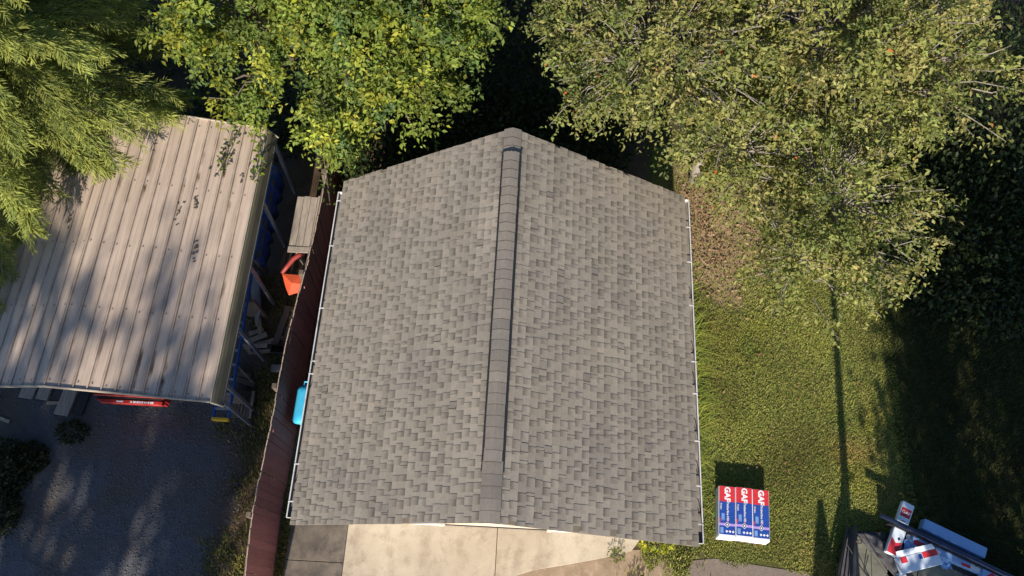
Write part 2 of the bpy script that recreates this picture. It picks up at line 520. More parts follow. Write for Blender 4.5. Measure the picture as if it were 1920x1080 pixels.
# ------------------------------------------------------------------ the garage
W, L, H, ZE = 6.8, 6.6274, 2.0899, 2.60
ZR = ZE + H
SL = math.hypot(W / 2, H)
garage = thing('garage', (0, L / 2, 0), 'detached garage with weathered grey brown shingle gable roof', 'garage')
mb = MB()
for sx_ in (-1, 1):                                   # long walls
    mb.box((sx_ * 3.1, (0.34 + L - 0.3) / 2, 1.27), (0.12, L - 0.64, 2.54))
mb.box((-2.05, 0.40, 1.27), (2.0, 0.12, 2.54))
mb.box((2.05, 0.40, 1.27), (2.0, 0.12, 2.54))
mb.box((-0.17 + 0.17, 0.40, 2.42), (2.4, 0.12, 0.24))
for y in (0.40, L - 0.36):                            # gables
    mb.add([(-3.1, y - .06, 2.54), (3.1, y - .06, 2.54), (0, y - .06, ZR - 0.2), (-3.1, y + .06, 2.54), (3.1, y + .06, 2.54), (0, y + .06, ZR - 0.2)],
           [(0, 1, 2), (5, 4, 3), (0, 2, 5, 3), (1, 4, 5, 2), (0, 3, 4, 1)])
mb.box((0, L - 0.36, 1.27), (6.0, 0.12, 2.54))
mb.build('wall', M['white_paint'], garage)
door = thing('garage_door', (0, 0.36, 0), None, None)
door.parent = garage; door.matrix_parent_inverse = garage.matrix_basis.inverted()
for i in range(4):
    mb = MB()
    mb.box((-0.05, 0.40, 0.04 + 0.565 * i + 0.275), (2.08, 0.05, 0.548))
    mb.build('panel', M['beige_paint'], door, bevel=0.008)
mb = MB()
mb.box((-0.05, 0.372, 0.045), (2.5, 0.03, 0.02))
mb.build('door_seal', M['black_rubber'], door)
for x in (-1.12, 1.02):
    mb = MB(); mb.box((x, 0.33, 1.2), (0.09, 0.02, 2.3)); mb.build('door_frame', M['beige_paint'], garage)

roof_mb = MB()
th = 0.14
for s in (-1, 1):
    e, r = s * W / 2, 0.0
    a = [(e, 0.0, ZE), (r, 0.0, ZR), (r, L, ZR), (e, L, ZE)]
    b = [(x, y, z - th) for x, y, z in a]
    if s < 0: a, b = a[::-1], b[::-1]
    roof_mb.hexa(b, a)  # blades coloured dark, matching the shade painted into the ground here
roof = roof_mb.build('roof', M['deck_wood'], garage)
for s in (-1, 1):
    mb = MB()
    mb.beam((s * (W / 2 - 0.03), 0.045, ZE - 0.19), (0, 0.045, ZR - 0.19), 0.03, 0.13)
    mb.beam((s * (W / 2 - 0.03), L - 0.045, ZE - 0.19), (0, L - 0.045, ZR - 0.19), 0.03, 0.13)
    mb.build('rake_board', M['white_paint'], garage)
    mb = MB()
    mb.box((s * (W / 2 - 0.02), L / 2, ZE - 0.14), (0.03, L - 0.1, 0.17))
    mb.build('fascia', M['white_paint'], garage)

EXPO = 0.1424
NROW = 28
shingle_cache = {}


def shingle_mesh(w, seed):
    key = (round(w, 2), seed)
    if key in shingle_cache:
        return shingle_cache[key]
    rr = random.Random(seed * 977 + int(w * 100))
    V, F, C, MI = [], [], [], []
    def zb(y): return 0.002 + y / EXPO * 0.009
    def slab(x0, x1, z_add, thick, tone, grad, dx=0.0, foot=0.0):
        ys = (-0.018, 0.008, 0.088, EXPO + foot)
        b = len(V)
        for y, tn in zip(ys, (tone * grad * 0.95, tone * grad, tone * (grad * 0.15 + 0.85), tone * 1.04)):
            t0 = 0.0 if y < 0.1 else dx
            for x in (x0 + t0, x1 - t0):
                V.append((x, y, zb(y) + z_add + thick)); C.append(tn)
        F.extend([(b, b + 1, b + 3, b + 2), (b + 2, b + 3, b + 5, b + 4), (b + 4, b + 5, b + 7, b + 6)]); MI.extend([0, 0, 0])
        b2 = len(V)
        for y in (ys[0], ys[3]):
            t0 = 0.0 if y < 0.05 else dx
            for x in (x0 + t0, x1 - t0):
                V.append((x, y, zb(y) + z_add + thick)); C.append(1.0)
                V.append((x, y, zb(y) + z_add)); C.append(1.0)
        # b2: 0 top-left-upper,1 bottom ; 2,3 right upper ; 4,5 left lower ; 6,7 right lower
        F.extend([(b2 + 4, b2 + 6, b2 + 7, b2 + 5), (b2 + 0, b2 + 4, b2 + 5, b2 + 1), (b2 + 6, b2 + 2, b2 + 3, b2 + 7)])
        MI.extend([0, 1, 1] if z_add > 0 else [0, 0, 0])
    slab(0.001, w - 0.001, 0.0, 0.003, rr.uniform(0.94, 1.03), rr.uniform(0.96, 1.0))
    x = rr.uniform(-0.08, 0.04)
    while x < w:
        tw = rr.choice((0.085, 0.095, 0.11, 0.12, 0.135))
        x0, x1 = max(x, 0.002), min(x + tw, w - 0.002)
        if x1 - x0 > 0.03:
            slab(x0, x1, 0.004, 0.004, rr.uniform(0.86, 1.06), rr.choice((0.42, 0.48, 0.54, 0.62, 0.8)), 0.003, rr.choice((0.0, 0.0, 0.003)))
        x += tw + rr.choice((0.06, 0.085, 0.10, 0.12, 0.16))
    me = bpy.data.meshes.new('shingle')
    me.from_pydata(V, [], F)
    me.materials.append(M['shingle']); me.materials.append(M['shingle_edge'])
    me.polygons.foreach_set('material_index', MI)
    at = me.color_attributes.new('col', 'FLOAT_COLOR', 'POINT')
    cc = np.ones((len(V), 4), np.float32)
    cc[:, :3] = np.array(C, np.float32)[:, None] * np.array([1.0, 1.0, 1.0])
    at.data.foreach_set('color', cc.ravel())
    me.update()
    shingle_cache[key] = me
    return me


pieces = []
camp = cam.matrix_world.translation
for s in (-1, 1):
    down = Vector((s * W / 2, 0, -H)) / SL
    along = Vector((0, 1, 0))
    nrm = Vector((s * H, 0, W / 2)) / SL
    for r in range(NROW):
        d0 = SL - (NROW - r) * EXPO + 0.012                 # course r: lower edge hangs 12 mm past the deck at the eave
        off = (r * 0.37 + rnd.uniform(0.0, 0.35)) % 1.0
        t0 = -off - 0.0
        while t0 < L - 0.02:
            a, b_ = max(t0, -0.012), min(t0 + 1.0, L + 0.012)
            if b_ - a > 0.12:
                wdt = round(b_ - a, 2)
                if s > 0:
                    origin = Vector((0, a, ZR)) + down * d0
                    X = along
                    Mx = Matrix((X, down, nrm)).transposed()
                else:
                    origin = Vector((0, a + wdt, ZR)) + down * d0
                    X = -along
                    Mx = Matrix((X, down, nrm)).transposed()
                mat4 = Mx.to_4x4()
                mat4.translation = origin
                # frame must be right handed: X x down = nrm ?
                if Mx.determinant() < 0:
                    Mx = Matrix((-X, down, nrm)).transposed()
                    mat4 = Mx.to_4x4()
                    mat4.translation = origin + X * wdt
                pieces.append(((origin - camp).length, mat4, wdt, rnd.randrange(9)))
            elif b_ - a > 0.0 and b_ < L:
                pass
            t0 += 1.0
pieces.sort(key=lambda q: q[0])
for dist, m4, wdt, sd in pieces[:300]:
    o = bpy.data.objects.new('shingle', shingle_mesh(wdt, sd))
    COL.objects.link(o)
    o.parent = roof
    o.matrix_parent_inverse = world_of(roof).inverted()
    o.matrix_basis = m4
V, F, C, MI = [], [], [], []
for dist, m4, wdt, sd in pieces[300:]:
    me = shingle_mesh(wdt, sd)
    n = len(me.vertices)
    co = np.empty(n * 3); me.vertices.foreach_get('co', co)
    co = co.reshape(-1, 3) @ np.array(m4.to_3x3()).T + np.array(m4.translation)
    cc = np.empty(n * 4, np.float32); me.color_attributes['col'].data.foreach_get('color', cc)
    k = rnd.uniform(0.9, 1.09)
    cc = cc.reshape(-1, 4); cc[:, :3] *= k
    b = len(V)
    V += co.tolist(); C.append(cc)
    for p_ in me.polygons:
        F.append(tuple(b + i for i in p_.vertices)); MI.append(p_.material_index)
me = bpy.data.meshes.new('shingles')
me.from_pydata(V, [], F)
me.materials.append(M['shingle']); me.materials.append(M['shingle_edge'])
me.polygons.foreach_set('material_index', MI)
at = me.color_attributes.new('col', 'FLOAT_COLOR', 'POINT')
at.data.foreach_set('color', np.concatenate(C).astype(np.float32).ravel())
me.update()
tag(link('shingles', me, roof), kind='stuff')

# tabs that have lifted at one corner
for q in range(26):
    s = rnd.choice((-1, 1))
    down = Vector((s * W / 2, 0, -H)) / SL
    nrm = Vector((s * H, 0, W / 2)) / SL
    r = rnd.randrange(3, NROW - 1)
    d0 = SL - (NROW - r) * EXPO + 0.012
    org = Vector((0, rnd.uniform(0.15, 5.9), ZR)) + down * (d0 + 0.012) + nrm * 0.012
    ay = Vector((0, 1, 0))
    w_, h_, up_ = rnd.uniform(0.09, 0.13), EXPO - 0.014, rnd.uniform(0.010, 0.018)
    P_ = [org, org + ay * w_, org + ay * w_ + down * h_ + nrm * 0.007, org + down * h_ + nrm * 0.007]
    T_ = [P_[0] + nrm * up_, P_[1] + nrm * 0.002, P_[2] + nrm * 0.002, P_[3] + nrm * up_]
    lo = [P_[0] - ay * 0.014, P_[3] - ay * 0.014]
    mb = MB()
    fs = [(0, 1, 2, 3)] if s > 0 else [(3, 2, 1, 0)]
    mb.add(T_, [(0, 1, 2, 3)] if s < 0 else [(3, 2, 1, 0)], 0)
    mb.add([lo[0], lo[1], T_[3], T_[0]], [(0, 1, 2, 3)], 1)  # sloped dark face paints the shadow slot under the lifted tab
    mb.add([P_[2], P_[3], T_[3], T_[2]], [(0, 1, 2, 3)], 1)
    mb.build('lifted_tab', [M['shingle_tab'], M['dark_gap']], roof)

# ridge: vent between y 0.75 and 6.05, cap shingles all along
VY0, VY1 = 0.72, 6.12
VH = 0.062
vent = MB()
for s in (-1, 1):
    x0 = s * 0.14
    z0 = ZR - abs(x0) * H / (W / 2)
    a = [(s * 0.10, VY0, z0 + 0.0), (s * 0.168, VY0, z0 - 0.018), (s * 0.168, VY1, z0 - 0.018), (s * 0.10, VY1, z0 + 0.0)]
    b = [(x, y, z0 + VH + 0.003 - (abs(x) - 0.14) * 0.45) for x, y, z in a]
    if s < 0: a, b = a[::-1], b[::-1]
    vent.hexa(a, b)
for s in (-1, 1):
    vent.beam((0, VY1 + 0.012, ZR + 0.058), (s * 0.165, VY1 + 0.012, ZR - 0.022), 0.028, 0.05)
vent_o = vent.build('ridge_vent', M['black_rubber'], roof)
mb = MB()
ny = 150
for s in (-1, 1):
    x0 = s * 0.171
    z0 = ZR - abs(x0) * H / (W / 2) + 0.012
    for i in range(0, ny, 2):
        y = VY0 + (VY1 - VY0) * i / ny
        mb.box((x0, y, z0 + 0.012), (0.006, 0.018, 0.028))
tag(mb.build('louvre', M['dark_gap'], vent_o), kind='stuff')


def cap_mesh(seed):
    mb = MB()
    xs = tuple(q * (0.136 if seed < 3 else 0.152) for q in (-1, -0.52, 0.0, 0.52, 1))
    rr = random.Random(seed)
    rows = []
    ly = 0.19
    vs_, fs = [], []
    for y, dz in ((0.0, 0.021), (ly, 0.003)):
        for x in xs:
            z = -abs(x) * 0.50 - (0.012 if abs(x) < 0.01 else 0.0)
            vs_.append((x, y, z + dz))
    for y, dz in ((-0.008, 0.001), (ly, -0.003)):
        for x in xs:
            z = -abs(x) * 0.50 - (0.012 if abs(x) < 0.01 else 0.0)
            vs_.append((x, y, z + dz))
    for i in range(4):
        fs.append((i, i + 1, i + 6, i + 5))
    mb.add(vs_, fs, 0)
    mb.add(vs_, [(i + 10, i + 11, i + 1, i) for i in range(4)] + [(0, 5, 15, 10), (14, 19, 9, 4)], 1)  # front edge sloped and coloured dark as the shadow line of each lap
    return mb.mesh('ridge_cap', [M['shingle_cap'], M['dark_gap']])


caps = [cap_mesh(i) for i in range(6)]
ncap = int(L / 0.172)
for i in range(ncap + 1):
    y = -0.01 + i * (L - 0.165) / ncap
    on_vent = VY0 - 0.02 <= y <= VY1 - 0.1
    blend = 1.0 if on_vent else 0.0
    if VY0 - 0.3 < y < VY0 - 0.02: blend = 0.4
    o = bpy.data.objects.new('ridge_cap', caps[i % 3 + (0 if on_vent else 3)])
    COL.objects.link(o)
    o.parent = roof
    o.matrix_parent_inverse = world_of(roof).inverted()
    o.location = (rnd.uniform(-0.003, 0.003), y, ZR + 0.026 + VH * blend)
    o.rotation_euler = (0, 0, rnd.uniform(-0.008, 0.008))

# gutters
for s in (-1, 1):
    y0, y1 = (0.11, L - 0.22) if s < 0 else (0.05, L - 0.05)
    xi = s * (W / 2 + 0.012)
    xo = s * (W / 2 + 0.108)
    z0 = ZE - 0.13
    mb = MB()
    mb.box(((xi + xo) / 2, (y0 + y1) / 2, z0), (abs(xo - xi), y1 - y0, 0.006), mat=1)
    mb.box((xi, (y0 + y1) / 2, z0 + 0.055), (0.006, y1 - y0, 0.104), mat=1)
    mb.box((xo, (y0 + y1) / 2, z0 + 0.055), (0.008, y1 - y0, 0.104), mat=0)
    mb.box((xo - s * 0.008, (y0 + y1) / 2, z0 + 0.111), (0.020, y1 - y0, 0.007), mat=0)
    for y in (y0, y1):
        mb.box(((xi + xo) / 2, y, z0 + 0.055), (abs(xo - xi), 0.006, 0.108), mat=0)
    gut = mb.build('gutter', [M['gutter_white'], M['gutter_inside']], garage)
    bm_ = MB()
    bm_.box((0, 0, 0), (0.105, 0.022, 0.006))
    bmesh_ = bm_.mesh('bracket', [M['gutter_white']])
    ys = (0.37, 1.0, 2.62, 2.86, 3.9, 5.2, 6.2) if s < 0 else (0.35, 0.98, 1.75, 2.6, 3.2, 4.3, 5.2, 5.95)
    for y in ys:
        b = link('bracket', bmesh_, gut)
        b.location = ((xi + xo) / 2, y, z0 + 0.119)
    # twigs lodged in the trough
    for y in ((0.62, 2.3, 4.8) if s < 0 else (0.5, 1.15, 1.9, 2.75, 3.35, 4.45)):
        x = (xi + xo) / 2
        mb = MB()
        mb.tube([(x - 0.03 * s, y + 0.12, z0 + 0.10), (x, y + 0.03, z0 + 0.135), (x + 0.03 * s, y - 0.1, z0 + 0.1)], 0.007, 4)
        mb.build('twig', M['dark_gap'], gut)

# ------------------------------------------------------------------ foliage machinery (numpy)
def mesh_np(name, V, F, mats, col=None):
    """V (n,3); F (m,k) with equal k"""
    me = bpy.data.meshes.new(name)
    V = np.ascontiguousarray(V, np.float32); F = np.ascontiguousarray(F, np.int32)
    m, k = F.shape
    me.vertices.add(len(V)); me.vertices.foreach_set('co', V.ravel())
    me.loops.add(m * k); me.loops.foreach_set('vertex_index', F.ravel())
    me.polygons.add(m)
    me.polygons.foreach_set('loop_start', np.arange(m, dtype=np.int32) * k)
    me.polygons.foreach_set('loop_total', np.full(m, k, np.int32))
    for mt in mats: me.materials.append(mt)
    if col is not None:
        at = me.color_attributes.new('col', 'FLOAT_COLOR', 'POINT')
        c4 = np.ones((len(V), 4), np.float32); c4[:, :3] = col
        at.data.foreach_set('color', c4.ravel())
    me.update(calc_edges=True)
    return me


def unit(a):
    return a / np.maximum(np.linalg.norm(a, axis=1, keepdims=True), 1e-9)


def leaf_faces(P, D, Nn, ln, wd, col, fold=0.25):
    """diamond leaves folded along the midrib: 4 verts, 2 tris each"""
    n = len(P)
    D = unit(D)
    S = unit(np.cross(D, Nn))
    U = np.cross(S, D)
    ln = ln[:, None]; wd = wd[:, None]
    tip = P + D * ln - U * ln * 0.12
    mid = P + D * ln * 0.45
    l = mid + S * wd * 0.5 + U * wd * fold
    r = mid - S * wd * 0.5 + U * wd * fold
    V = np.stack([P, l, tip, r], 1).reshape(-1, 3)
    b = (np.arange(n) * 4)[:, None]
    F = np.concatenate([b + np.array([[0, 2, 1]]), b + np.array([[0, 3, 2]])], 0)
    C = np.repeat(col, 4, axis=0)
    return V, F, C


def rand_dirs(n):
    return unit(R_.normal(size=(n, 3)))


def palette(cols, n, weights=None, jitter=0.15):
    cols = np.array(cols)
    i = R_.choice(len(cols), n, p=weights)
    return cols[i] * R_.uniform(1 - jitter, 1 + jitter, (n, 1))


def curve_pts(a, b, sag, n=6, wob=0.1):
    a, b = np.array(a, float), np.array(b, float)
    out = []
    for i in range(n):
        t = i / (n - 1)
        p = a * (1 - t) + b * t
        p[2] += sag * 4 * t * (1 - t)
        if 0 < i < n - 1: p += R_.normal(size=3) * wob
        out.append(tuple(p))
    return out


def broadleaf(name, label, base, fork, blobs, n_cl, per_cl, leaf_len, pal, weights, bark, trunk_r=0.16, spray=0.55,
              up=0.6, droop=0.15, vis_twigs=0.4, extra=None, mat='leaf', group=None, shell=0.45, n_limb=6, tone_var=0.25):
    root = thing(name, tuple(base), label, 'tree', group)
    wood = MB()
    base = np.array(base, float); fork = np.array(fork, float)
    wood.tube(curve_pts(base, fork, 0.0, 5, 0.04), [trunk_r * 1.25, trunk_r * 1.05, trunk_r, trunk_r * 0.95, trunk_r * 0.85], 9)
    wood.build('trunk', bark, root, smooth=True)
    limbs = MB()
    vols = np.array([b[1][0] * b[1][1] * b[1][2] * b[2] for b in blobs]); vols /= vols.sum()
    LP, LD, LN, LC = [], [], [], []
    counts = np.maximum((vols * n_cl).astype(int), 1)
    for (c, r, dens), k in zip(blobs, counts):
        c = np.array(c); r = np.array(r)
        mid = curve_pts(fork, c - np.array([0, 0, r[2] * 0.3]), 0.3, 6, 0.08)
        limbs.tube(mid, [trunk_r * 0.7, trunk_r * .6, trunk_r * .5, trunk_r * .42, trunk_r * .34, trunk_r * 0.25], 6)
        d = rand_dirs(k)
        rad = (shell + (1 - shell) * R_.random((k, 1)) ** 0.6)
        # uneven outline: lobes pushed in and out
        lob = 1 + 0.22 * np.sin(d[:, :1] * 5.1 + c[0]) * np.sin(d[:, 1:2] * 4.3 + c[1]) + R_.normal(size=(k, 1)) * 0.06
        cen = c + d * r * rad * lob
        nl2 = min(n_limb * 2, max(2, k // 14))
        for j in range(k):
            if j < nl2 or R_.random() < vis_twigs:
                s0 = np.array(mid[3 + (j % 3)])
                if j >= nl2:
                    s0 = cen[j] - d[j] * R_.uniform(0.5, 1.1) - np.array([0, 0, 0.25])
                    limbs.tube(curve_pts(s0, cen[j] + d[j] * 0.25, 0.05, 4, 0.05), [0.016, 0.012, 0.009, 0.005], 3, cap=False)
                else:
                    limbs.tube(curve_pts(s0, cen[j], 0.15, 5, 0.08), [trunk_r * .22, trunk_r * .18, trunk_r * .14, trunk_r * .1, 0.01], 5, cap=False)
        # sprays: a few twigs per cluster with leaves set alternately
        ct = R_.uniform(1 - tone_var, 1 + tone_var, (k, 1))
        ci = palette(pal, k, weights, 0.1) * ct
        ntw = 4
        for q in range(ntw):
            td = unit(d * 0.7 + R_.normal(size=(k, 3)) * 0.65 + np.array([0, 0, up * 0.3]))
            m = per_cl // ntw
            t = (np.arange(m) + 0.5) / m
            P = cen[:, None, :] + td[:, None, :] * (t[None, :, None] - 0.3) * spray * R_.uniform(0.7, 1.3, (k, 1, 1))
            P[:, :, 2] -= droop * (t ** 2)[None, :]
            P = P + R_.normal(size=P.shape) * 0.05
            side = np.where(np.arange(m) % 2 == 0, 1.0, -1.0)[None, :, None]
            lat = unit(np.cross(td, np.array([0, 0, 1.0]) + R_.normal(size=(k, 3)) * 0.3))[:, None, :]
            D = lat * side * 0.8 + td[:, None, :] * 0.6 + R_.normal(size=P.shape) * 0.35
            D[:, :, 2] -= 0.25
            Nn = np.array([0, 0, up]) + R_.normal(size=P.shape) * 0.55 + np.array([0, -0.25, 0])
            LP.append(P.reshape(-1, 3)); LD.append(D.reshape(-1, 3)); LN.append(Nn.reshape(-1, 3))
            LC.append(np.repeat(ci, m, axis=0))
    P = np.concatenate(LP); D = np.concatenate(LD); Nn = unit(np.concatenate(LN)); Cc = np.concatenate(LC)
    Cc = Cc * R_.uniform(0.75, 1.25, (len(P), 1)) * (1 + R_.normal(size=Cc.shape) * 0.05)
    if extra is not None:                                            # a few odd coloured leaves or fruit
        ecol, frac = extra
        sel = R_.random(len(P)) < frac
        Cc[sel] = np.array(ecol)[R_.integers(0, len(ecol), sel.sum())]
    ok = P[:, 2] > 0.25
    P, D, Nn, Cc = P[ok], D[ok], Nn[ok], Cc[ok]
    ln = leaf_len * R_.uniform(0.5, 1.4, len(P)) * np.repeat(R_.uniform(0.8, 1.2, (len(P) + 9) // 10), 10)[:len(P)]
    V, F, C = leaf_faces(P, D, Nn, ln, ln * R_.uniform(0.42, 0.6, len(P)), np.clip(Cc, 0.004, 0.9))
    limbs.build('limb', bark, root, smooth=True)
    tag(link('crown', mesh_np('crown', V, F, [M[mat]], C), root))
    return root


# big pale-barked tree on the right
broadleaf('fruit_tree', 'wide olive green tree with pale bark and a few orange fruit beside the garage', (4.25, 8.6, 0), (4.0, 8.6, 2.4),
          [((2.6, 8.7, 5.0), (2.3, 2.3, 1.6), 1.0), ((5.8, 9.2, 5.3), (2.4, 2.4, 1.9), 1.0), ((5.95, 6.2, 4.1), (1.6, 2.2, 1.05), 1.15),
           ((4.3, 7.3, 3.9), (1.5, 1.7, 1.0), 0.8), ((4.1, 11.2, 6.2), (2.6, 2.2, 1.7), 0.8), ((7.05, 8.2, 5.3), (1.35, 1.8, 1.2), 0.9),
           ((5.4, 5.15, 3.2), (1.3, 1.3, 0.7), 0.75), ((1.5, 9.6, 4.6), (1.4, 1.4, 1.2), 1.0)],
          2050, 60, 0.088, [(0.235, 0.25, 0.075), (0.175, 0.205, 0.06), (0.29, 0.275, 0.10), (0.12, 0.15, 0.046)], [0.42, 0.3, 0.18, 0.1],
          M['bark_pale'], 0.12, extra=([(0.5, 0.13, 0.03), (0.45, 0.2, 0.06)], 0.003), vis_twigs=0.9)

# broadleaf tree with hanging vines, centre left
broadleaf('vine_tree', 'bright green leafy tree with hanging vines between carport and garage', (-3.9, 10.6, 0), (-3.7, 10.3, 2.6),
          [((-3.1, 9.9, 5.0), (2.2, 2.0, 1.7), 1.0), ((-5.4, 9.4, 4.5), (1.6, 1.5, 1.3), 0.9), ((-3.75, 7.9, 3.2), (0.62, 0.95, 1.1), 1.7),
           ((-5.6, 8.1, 3.3), (0.55, 0.55, 0.5), 2.0), ((-1.5, 9.4, 4.6), (1.0, 1.4, 1.2), 0.9), ((-4.6, 11.6, 6.0), (3.2, 1.9, 1.6), 0.7),
           ((-2.6, 8.6, 4.0), (1.2, 1.0, 0.9), 1.2), ((-1.9, 8.0, 4.1), (0.85, 0.8, 0.6), 1.3)],
          1200, 72, 0.108, [(0.19, 0.245, 0.045), (0.135, 0.19, 0.042), (0.29, 0.32, 0.05), (0.09, 0.145, 0.046)], [0.36, 0.32, 0.18, 0.14],
          M['bark_dark'], 0.17, up=0.8, droop=0.3, vis_twigs=0.12, extra=([(0.42, 0.38, 0.04), (0.34, 0.36, 0.03)], 0.02), tone_var=0.3)


def vine(label, pts, leaf_len, n, cols):
    r = thing('vine', pts[0], label, 'vine', 'vines hanging off the leafy tree')
    mb = MB(); mb.tube(pts, 0.008, 4); mb.build('stem', M['bark_dark'], r)
    pa = np.array(pts)
    seg = R_.integers(0, len(pts) - 1, n); t = R_.random((n, 1))
    P = pa[seg] * (1 - t) + pa[seg + 1] * t + R_.normal(size=(n, 3)) * np.array([0.07, 0.07, 0.05])
    V, F, C = leaf_faces(P, R_.normal(size=(n, 3)) + np.array([0, -0.6, -0.5]), unit(np.array([0, -0.3, 0.8]) + R_.normal(size=(n, 3)) * 0.4),
                         leaf_len * R_.uniform(0.7, 1.2, n), leaf_len * R_.uniform(0.45, 0.65, n), palette(cols, n, None, 0.25))
    link('foliage', mesh_np('foliage', V, F, [M['leaf']], C), r)


vc = [(0.12, 0.18, 0.022), (0.07, 0.12, 0.022), (0.17, 0.22, 0.03)]
vine('thin dark vine tip lying down the middle of the carport roof corner', [(-5.75, 8.0, 3.1), (-5.8, 7.5, 2.75), (-5.9, 7.05, 2.62), (-6.02, 6.7, 2.58)], 0.1, 90, [(0.05, 0.07, 0.025), (0.09, 0.12, 0.025)])
vine('bright vine tip draped over the carport eave bend', [(-5.3, 8.1, 3.0), (-5.28, 7.6, 2.6), (-5.3, 7.15, 2.46), (-5.32, 6.75, 2.46)], 0.12, 75, vc)
vine('small vine sprig over the top of the red fence', [(-3.95, 7.3, 2.6), (-3.85, 6.75, 2.2), (-3.8, 6.4, 2.02)], 0.11, 34, vc)


# feathery conifer, top left
def conifer(label, base, height, prof, n_br, cut=None):
    root = thing('conifer_tree', tuple(base), label, 'tree')
    bx, by, bz = base
    mb = MB()
    mb.tube([(bx, by, 0), (bx + .05, by, height * .3), (bx, by + .05, height * .65), (bx, by, height)], [0.22, 0.17, 0.1, 0.02], 9)
    mb.build('trunk', M['bark_dark'], root, smooth=True)
    limbs = MB()
    LP, LD, LN, LC, LL = [], [], [], [], []
    zs = [p[0] for p in prof]; rs = [p[1] for p in prof]
    for i in range(n_br):
        z = zs[0] + (zs[-1] - zs[0]) * (i + R_.random()) / n_br
        ang = i * 2.39996 + R_.normal() * 0.25
        rad = np.interp(z, zs, rs) * R_.uniform(0.72, 1.06) * (1 - 0.24 * max(0.0, math.cos(ang - 0.4)) * min(1.0, max(0.0, (z - 2.4) / 0.8)))
        da = (ang + math.radians(47) + math.pi) % (2 * math.pi) - math.pi
        rad *= 1 - 0.26 * math.exp(-(da / 0.42) ** 2)
        dirv = np.array([math.cos(ang), math.sin(ang), 0])
        a = np.array([bx, by, z])
        tt = np.linspace(0, 1, 12)
        rise, drop = R_.uniform(0.05, 0.35), R_.uniform(0.4, 1.0)
        C0 = a + dirv[None, :] * (rad * tt)[:, None]
        C0[:, 2] += rise * np.sin(tt * math.pi * 0.75) - drop * tt ** 2.2
        bend = R_.normal() * 0.35
        perp = np.array([-dirv[1], dirv[0], 0])
        C0 += perp[None, :] * (bend * tt ** 2)[:, None]
        limbs.tube([tuple(p) for p in C0[::2]], [0.035, 0.028, 0.022, 0.016, 0.011, 0.006], 4, cap=False)
        nb = int(rad * 18)
        bt = R_.uniform(0.75, 1.25)
        for j in range(nb):
            t = 0.22 + 0.78 * (j + R_.random()) / nb
            p0 = np.array([np.interp(t, tt, C0[:, k]) for k in range(3)])
            side = 1 if j % 2 else -1
            bl = 0.52 * R_.uniform(0.6, 1.25) * (1.12 - 0.55 * t)
            bd = dirv * 0.75 + perp * side * R_.uniform(0.4, 1.0) + np.array([0.04, -0.22, -0.32 + R_.normal() * 0.2])
            bd /= np.linalg.norm(bd)
            m = 20
            s = (np.arange(m) + 0.5) / m
            Pn = p0 + bd[None, :] * (s * bl)[:, None]
            Pn[:, 2] -= 0.38 * bl * s ** 2
            Pn += R_.normal(size=Pn.shape) * 0.012
            lat = np.cross(bd, np.array([0, 0, 1.0])); lat /= np.linalg.norm(lat)
            sg = np.where(np.arange(m) % 2 == 0, 1.0, -1.0)[:, None]
            Dn = bd[None, :] * 0.85 + lat[None, :] * sg * 0.6 + R_.normal(size=Pn.shape) * 0.14
            Dn[:, 2] -= 0.15
            LP.append(Pn); LD.append(Dn)
            LN.append(np.tile([0.0, -0.3, 1.0], (m, 1)) + R_.normal(size=Pn.shape) * 0.5)
            base_c = np.array([0.29, 0.325, 0.085]) if R_.random() < 0.65 else np.array([0.19, 0.235, 0.07])
            LC.append(base_c[None, :] * bt * R_.uniform(0.75, 1.2, (m, 1)))
            LL.append(0.16 * (1.1 - 0.45 * s) * R_.uniform(0.8, 1.2, m))
    P = np.concatenate(LP); D = np.concatenate(LD); Nn = unit(np.concatenate(LN)); C = np.concatenate(LC); ln = np.concatenate(LL)
    V, F, C = leaf_faces(P, D, Nn, ln, ln * 0.17, C, 0.1)
    limbs.build('limb', M['bark_dark'], root)
    link('crown', mesh_np('crown', V, F, [M['needle']], C), root)
    return root


conifer('tall feathery yellow green conifer hanging over the carport', (-10.1, 7.7, 0), 12.5,
        [(2.9, 3.8), (3.6, 4.3), (4.6, 3.8), (6.0, 3.4), (8.0, 2.6), (10.0, 1.6), (12.2, 0.3)], 420)

# ------------------------------------------------------------------ the carport
CR, CB, CO = -8.02, -5.27, -5.13                       # ridge, eave bend, outer edge (x)
ZCR, ZCB, ZCO = 2.98, 2.42, 2.10
CY0, CY1 = 2.06, 7.92
carport = thing('carport', (CR, 5.0, 0), 'tan ribbed metal carport with rust streaks on its roof', 'carport')


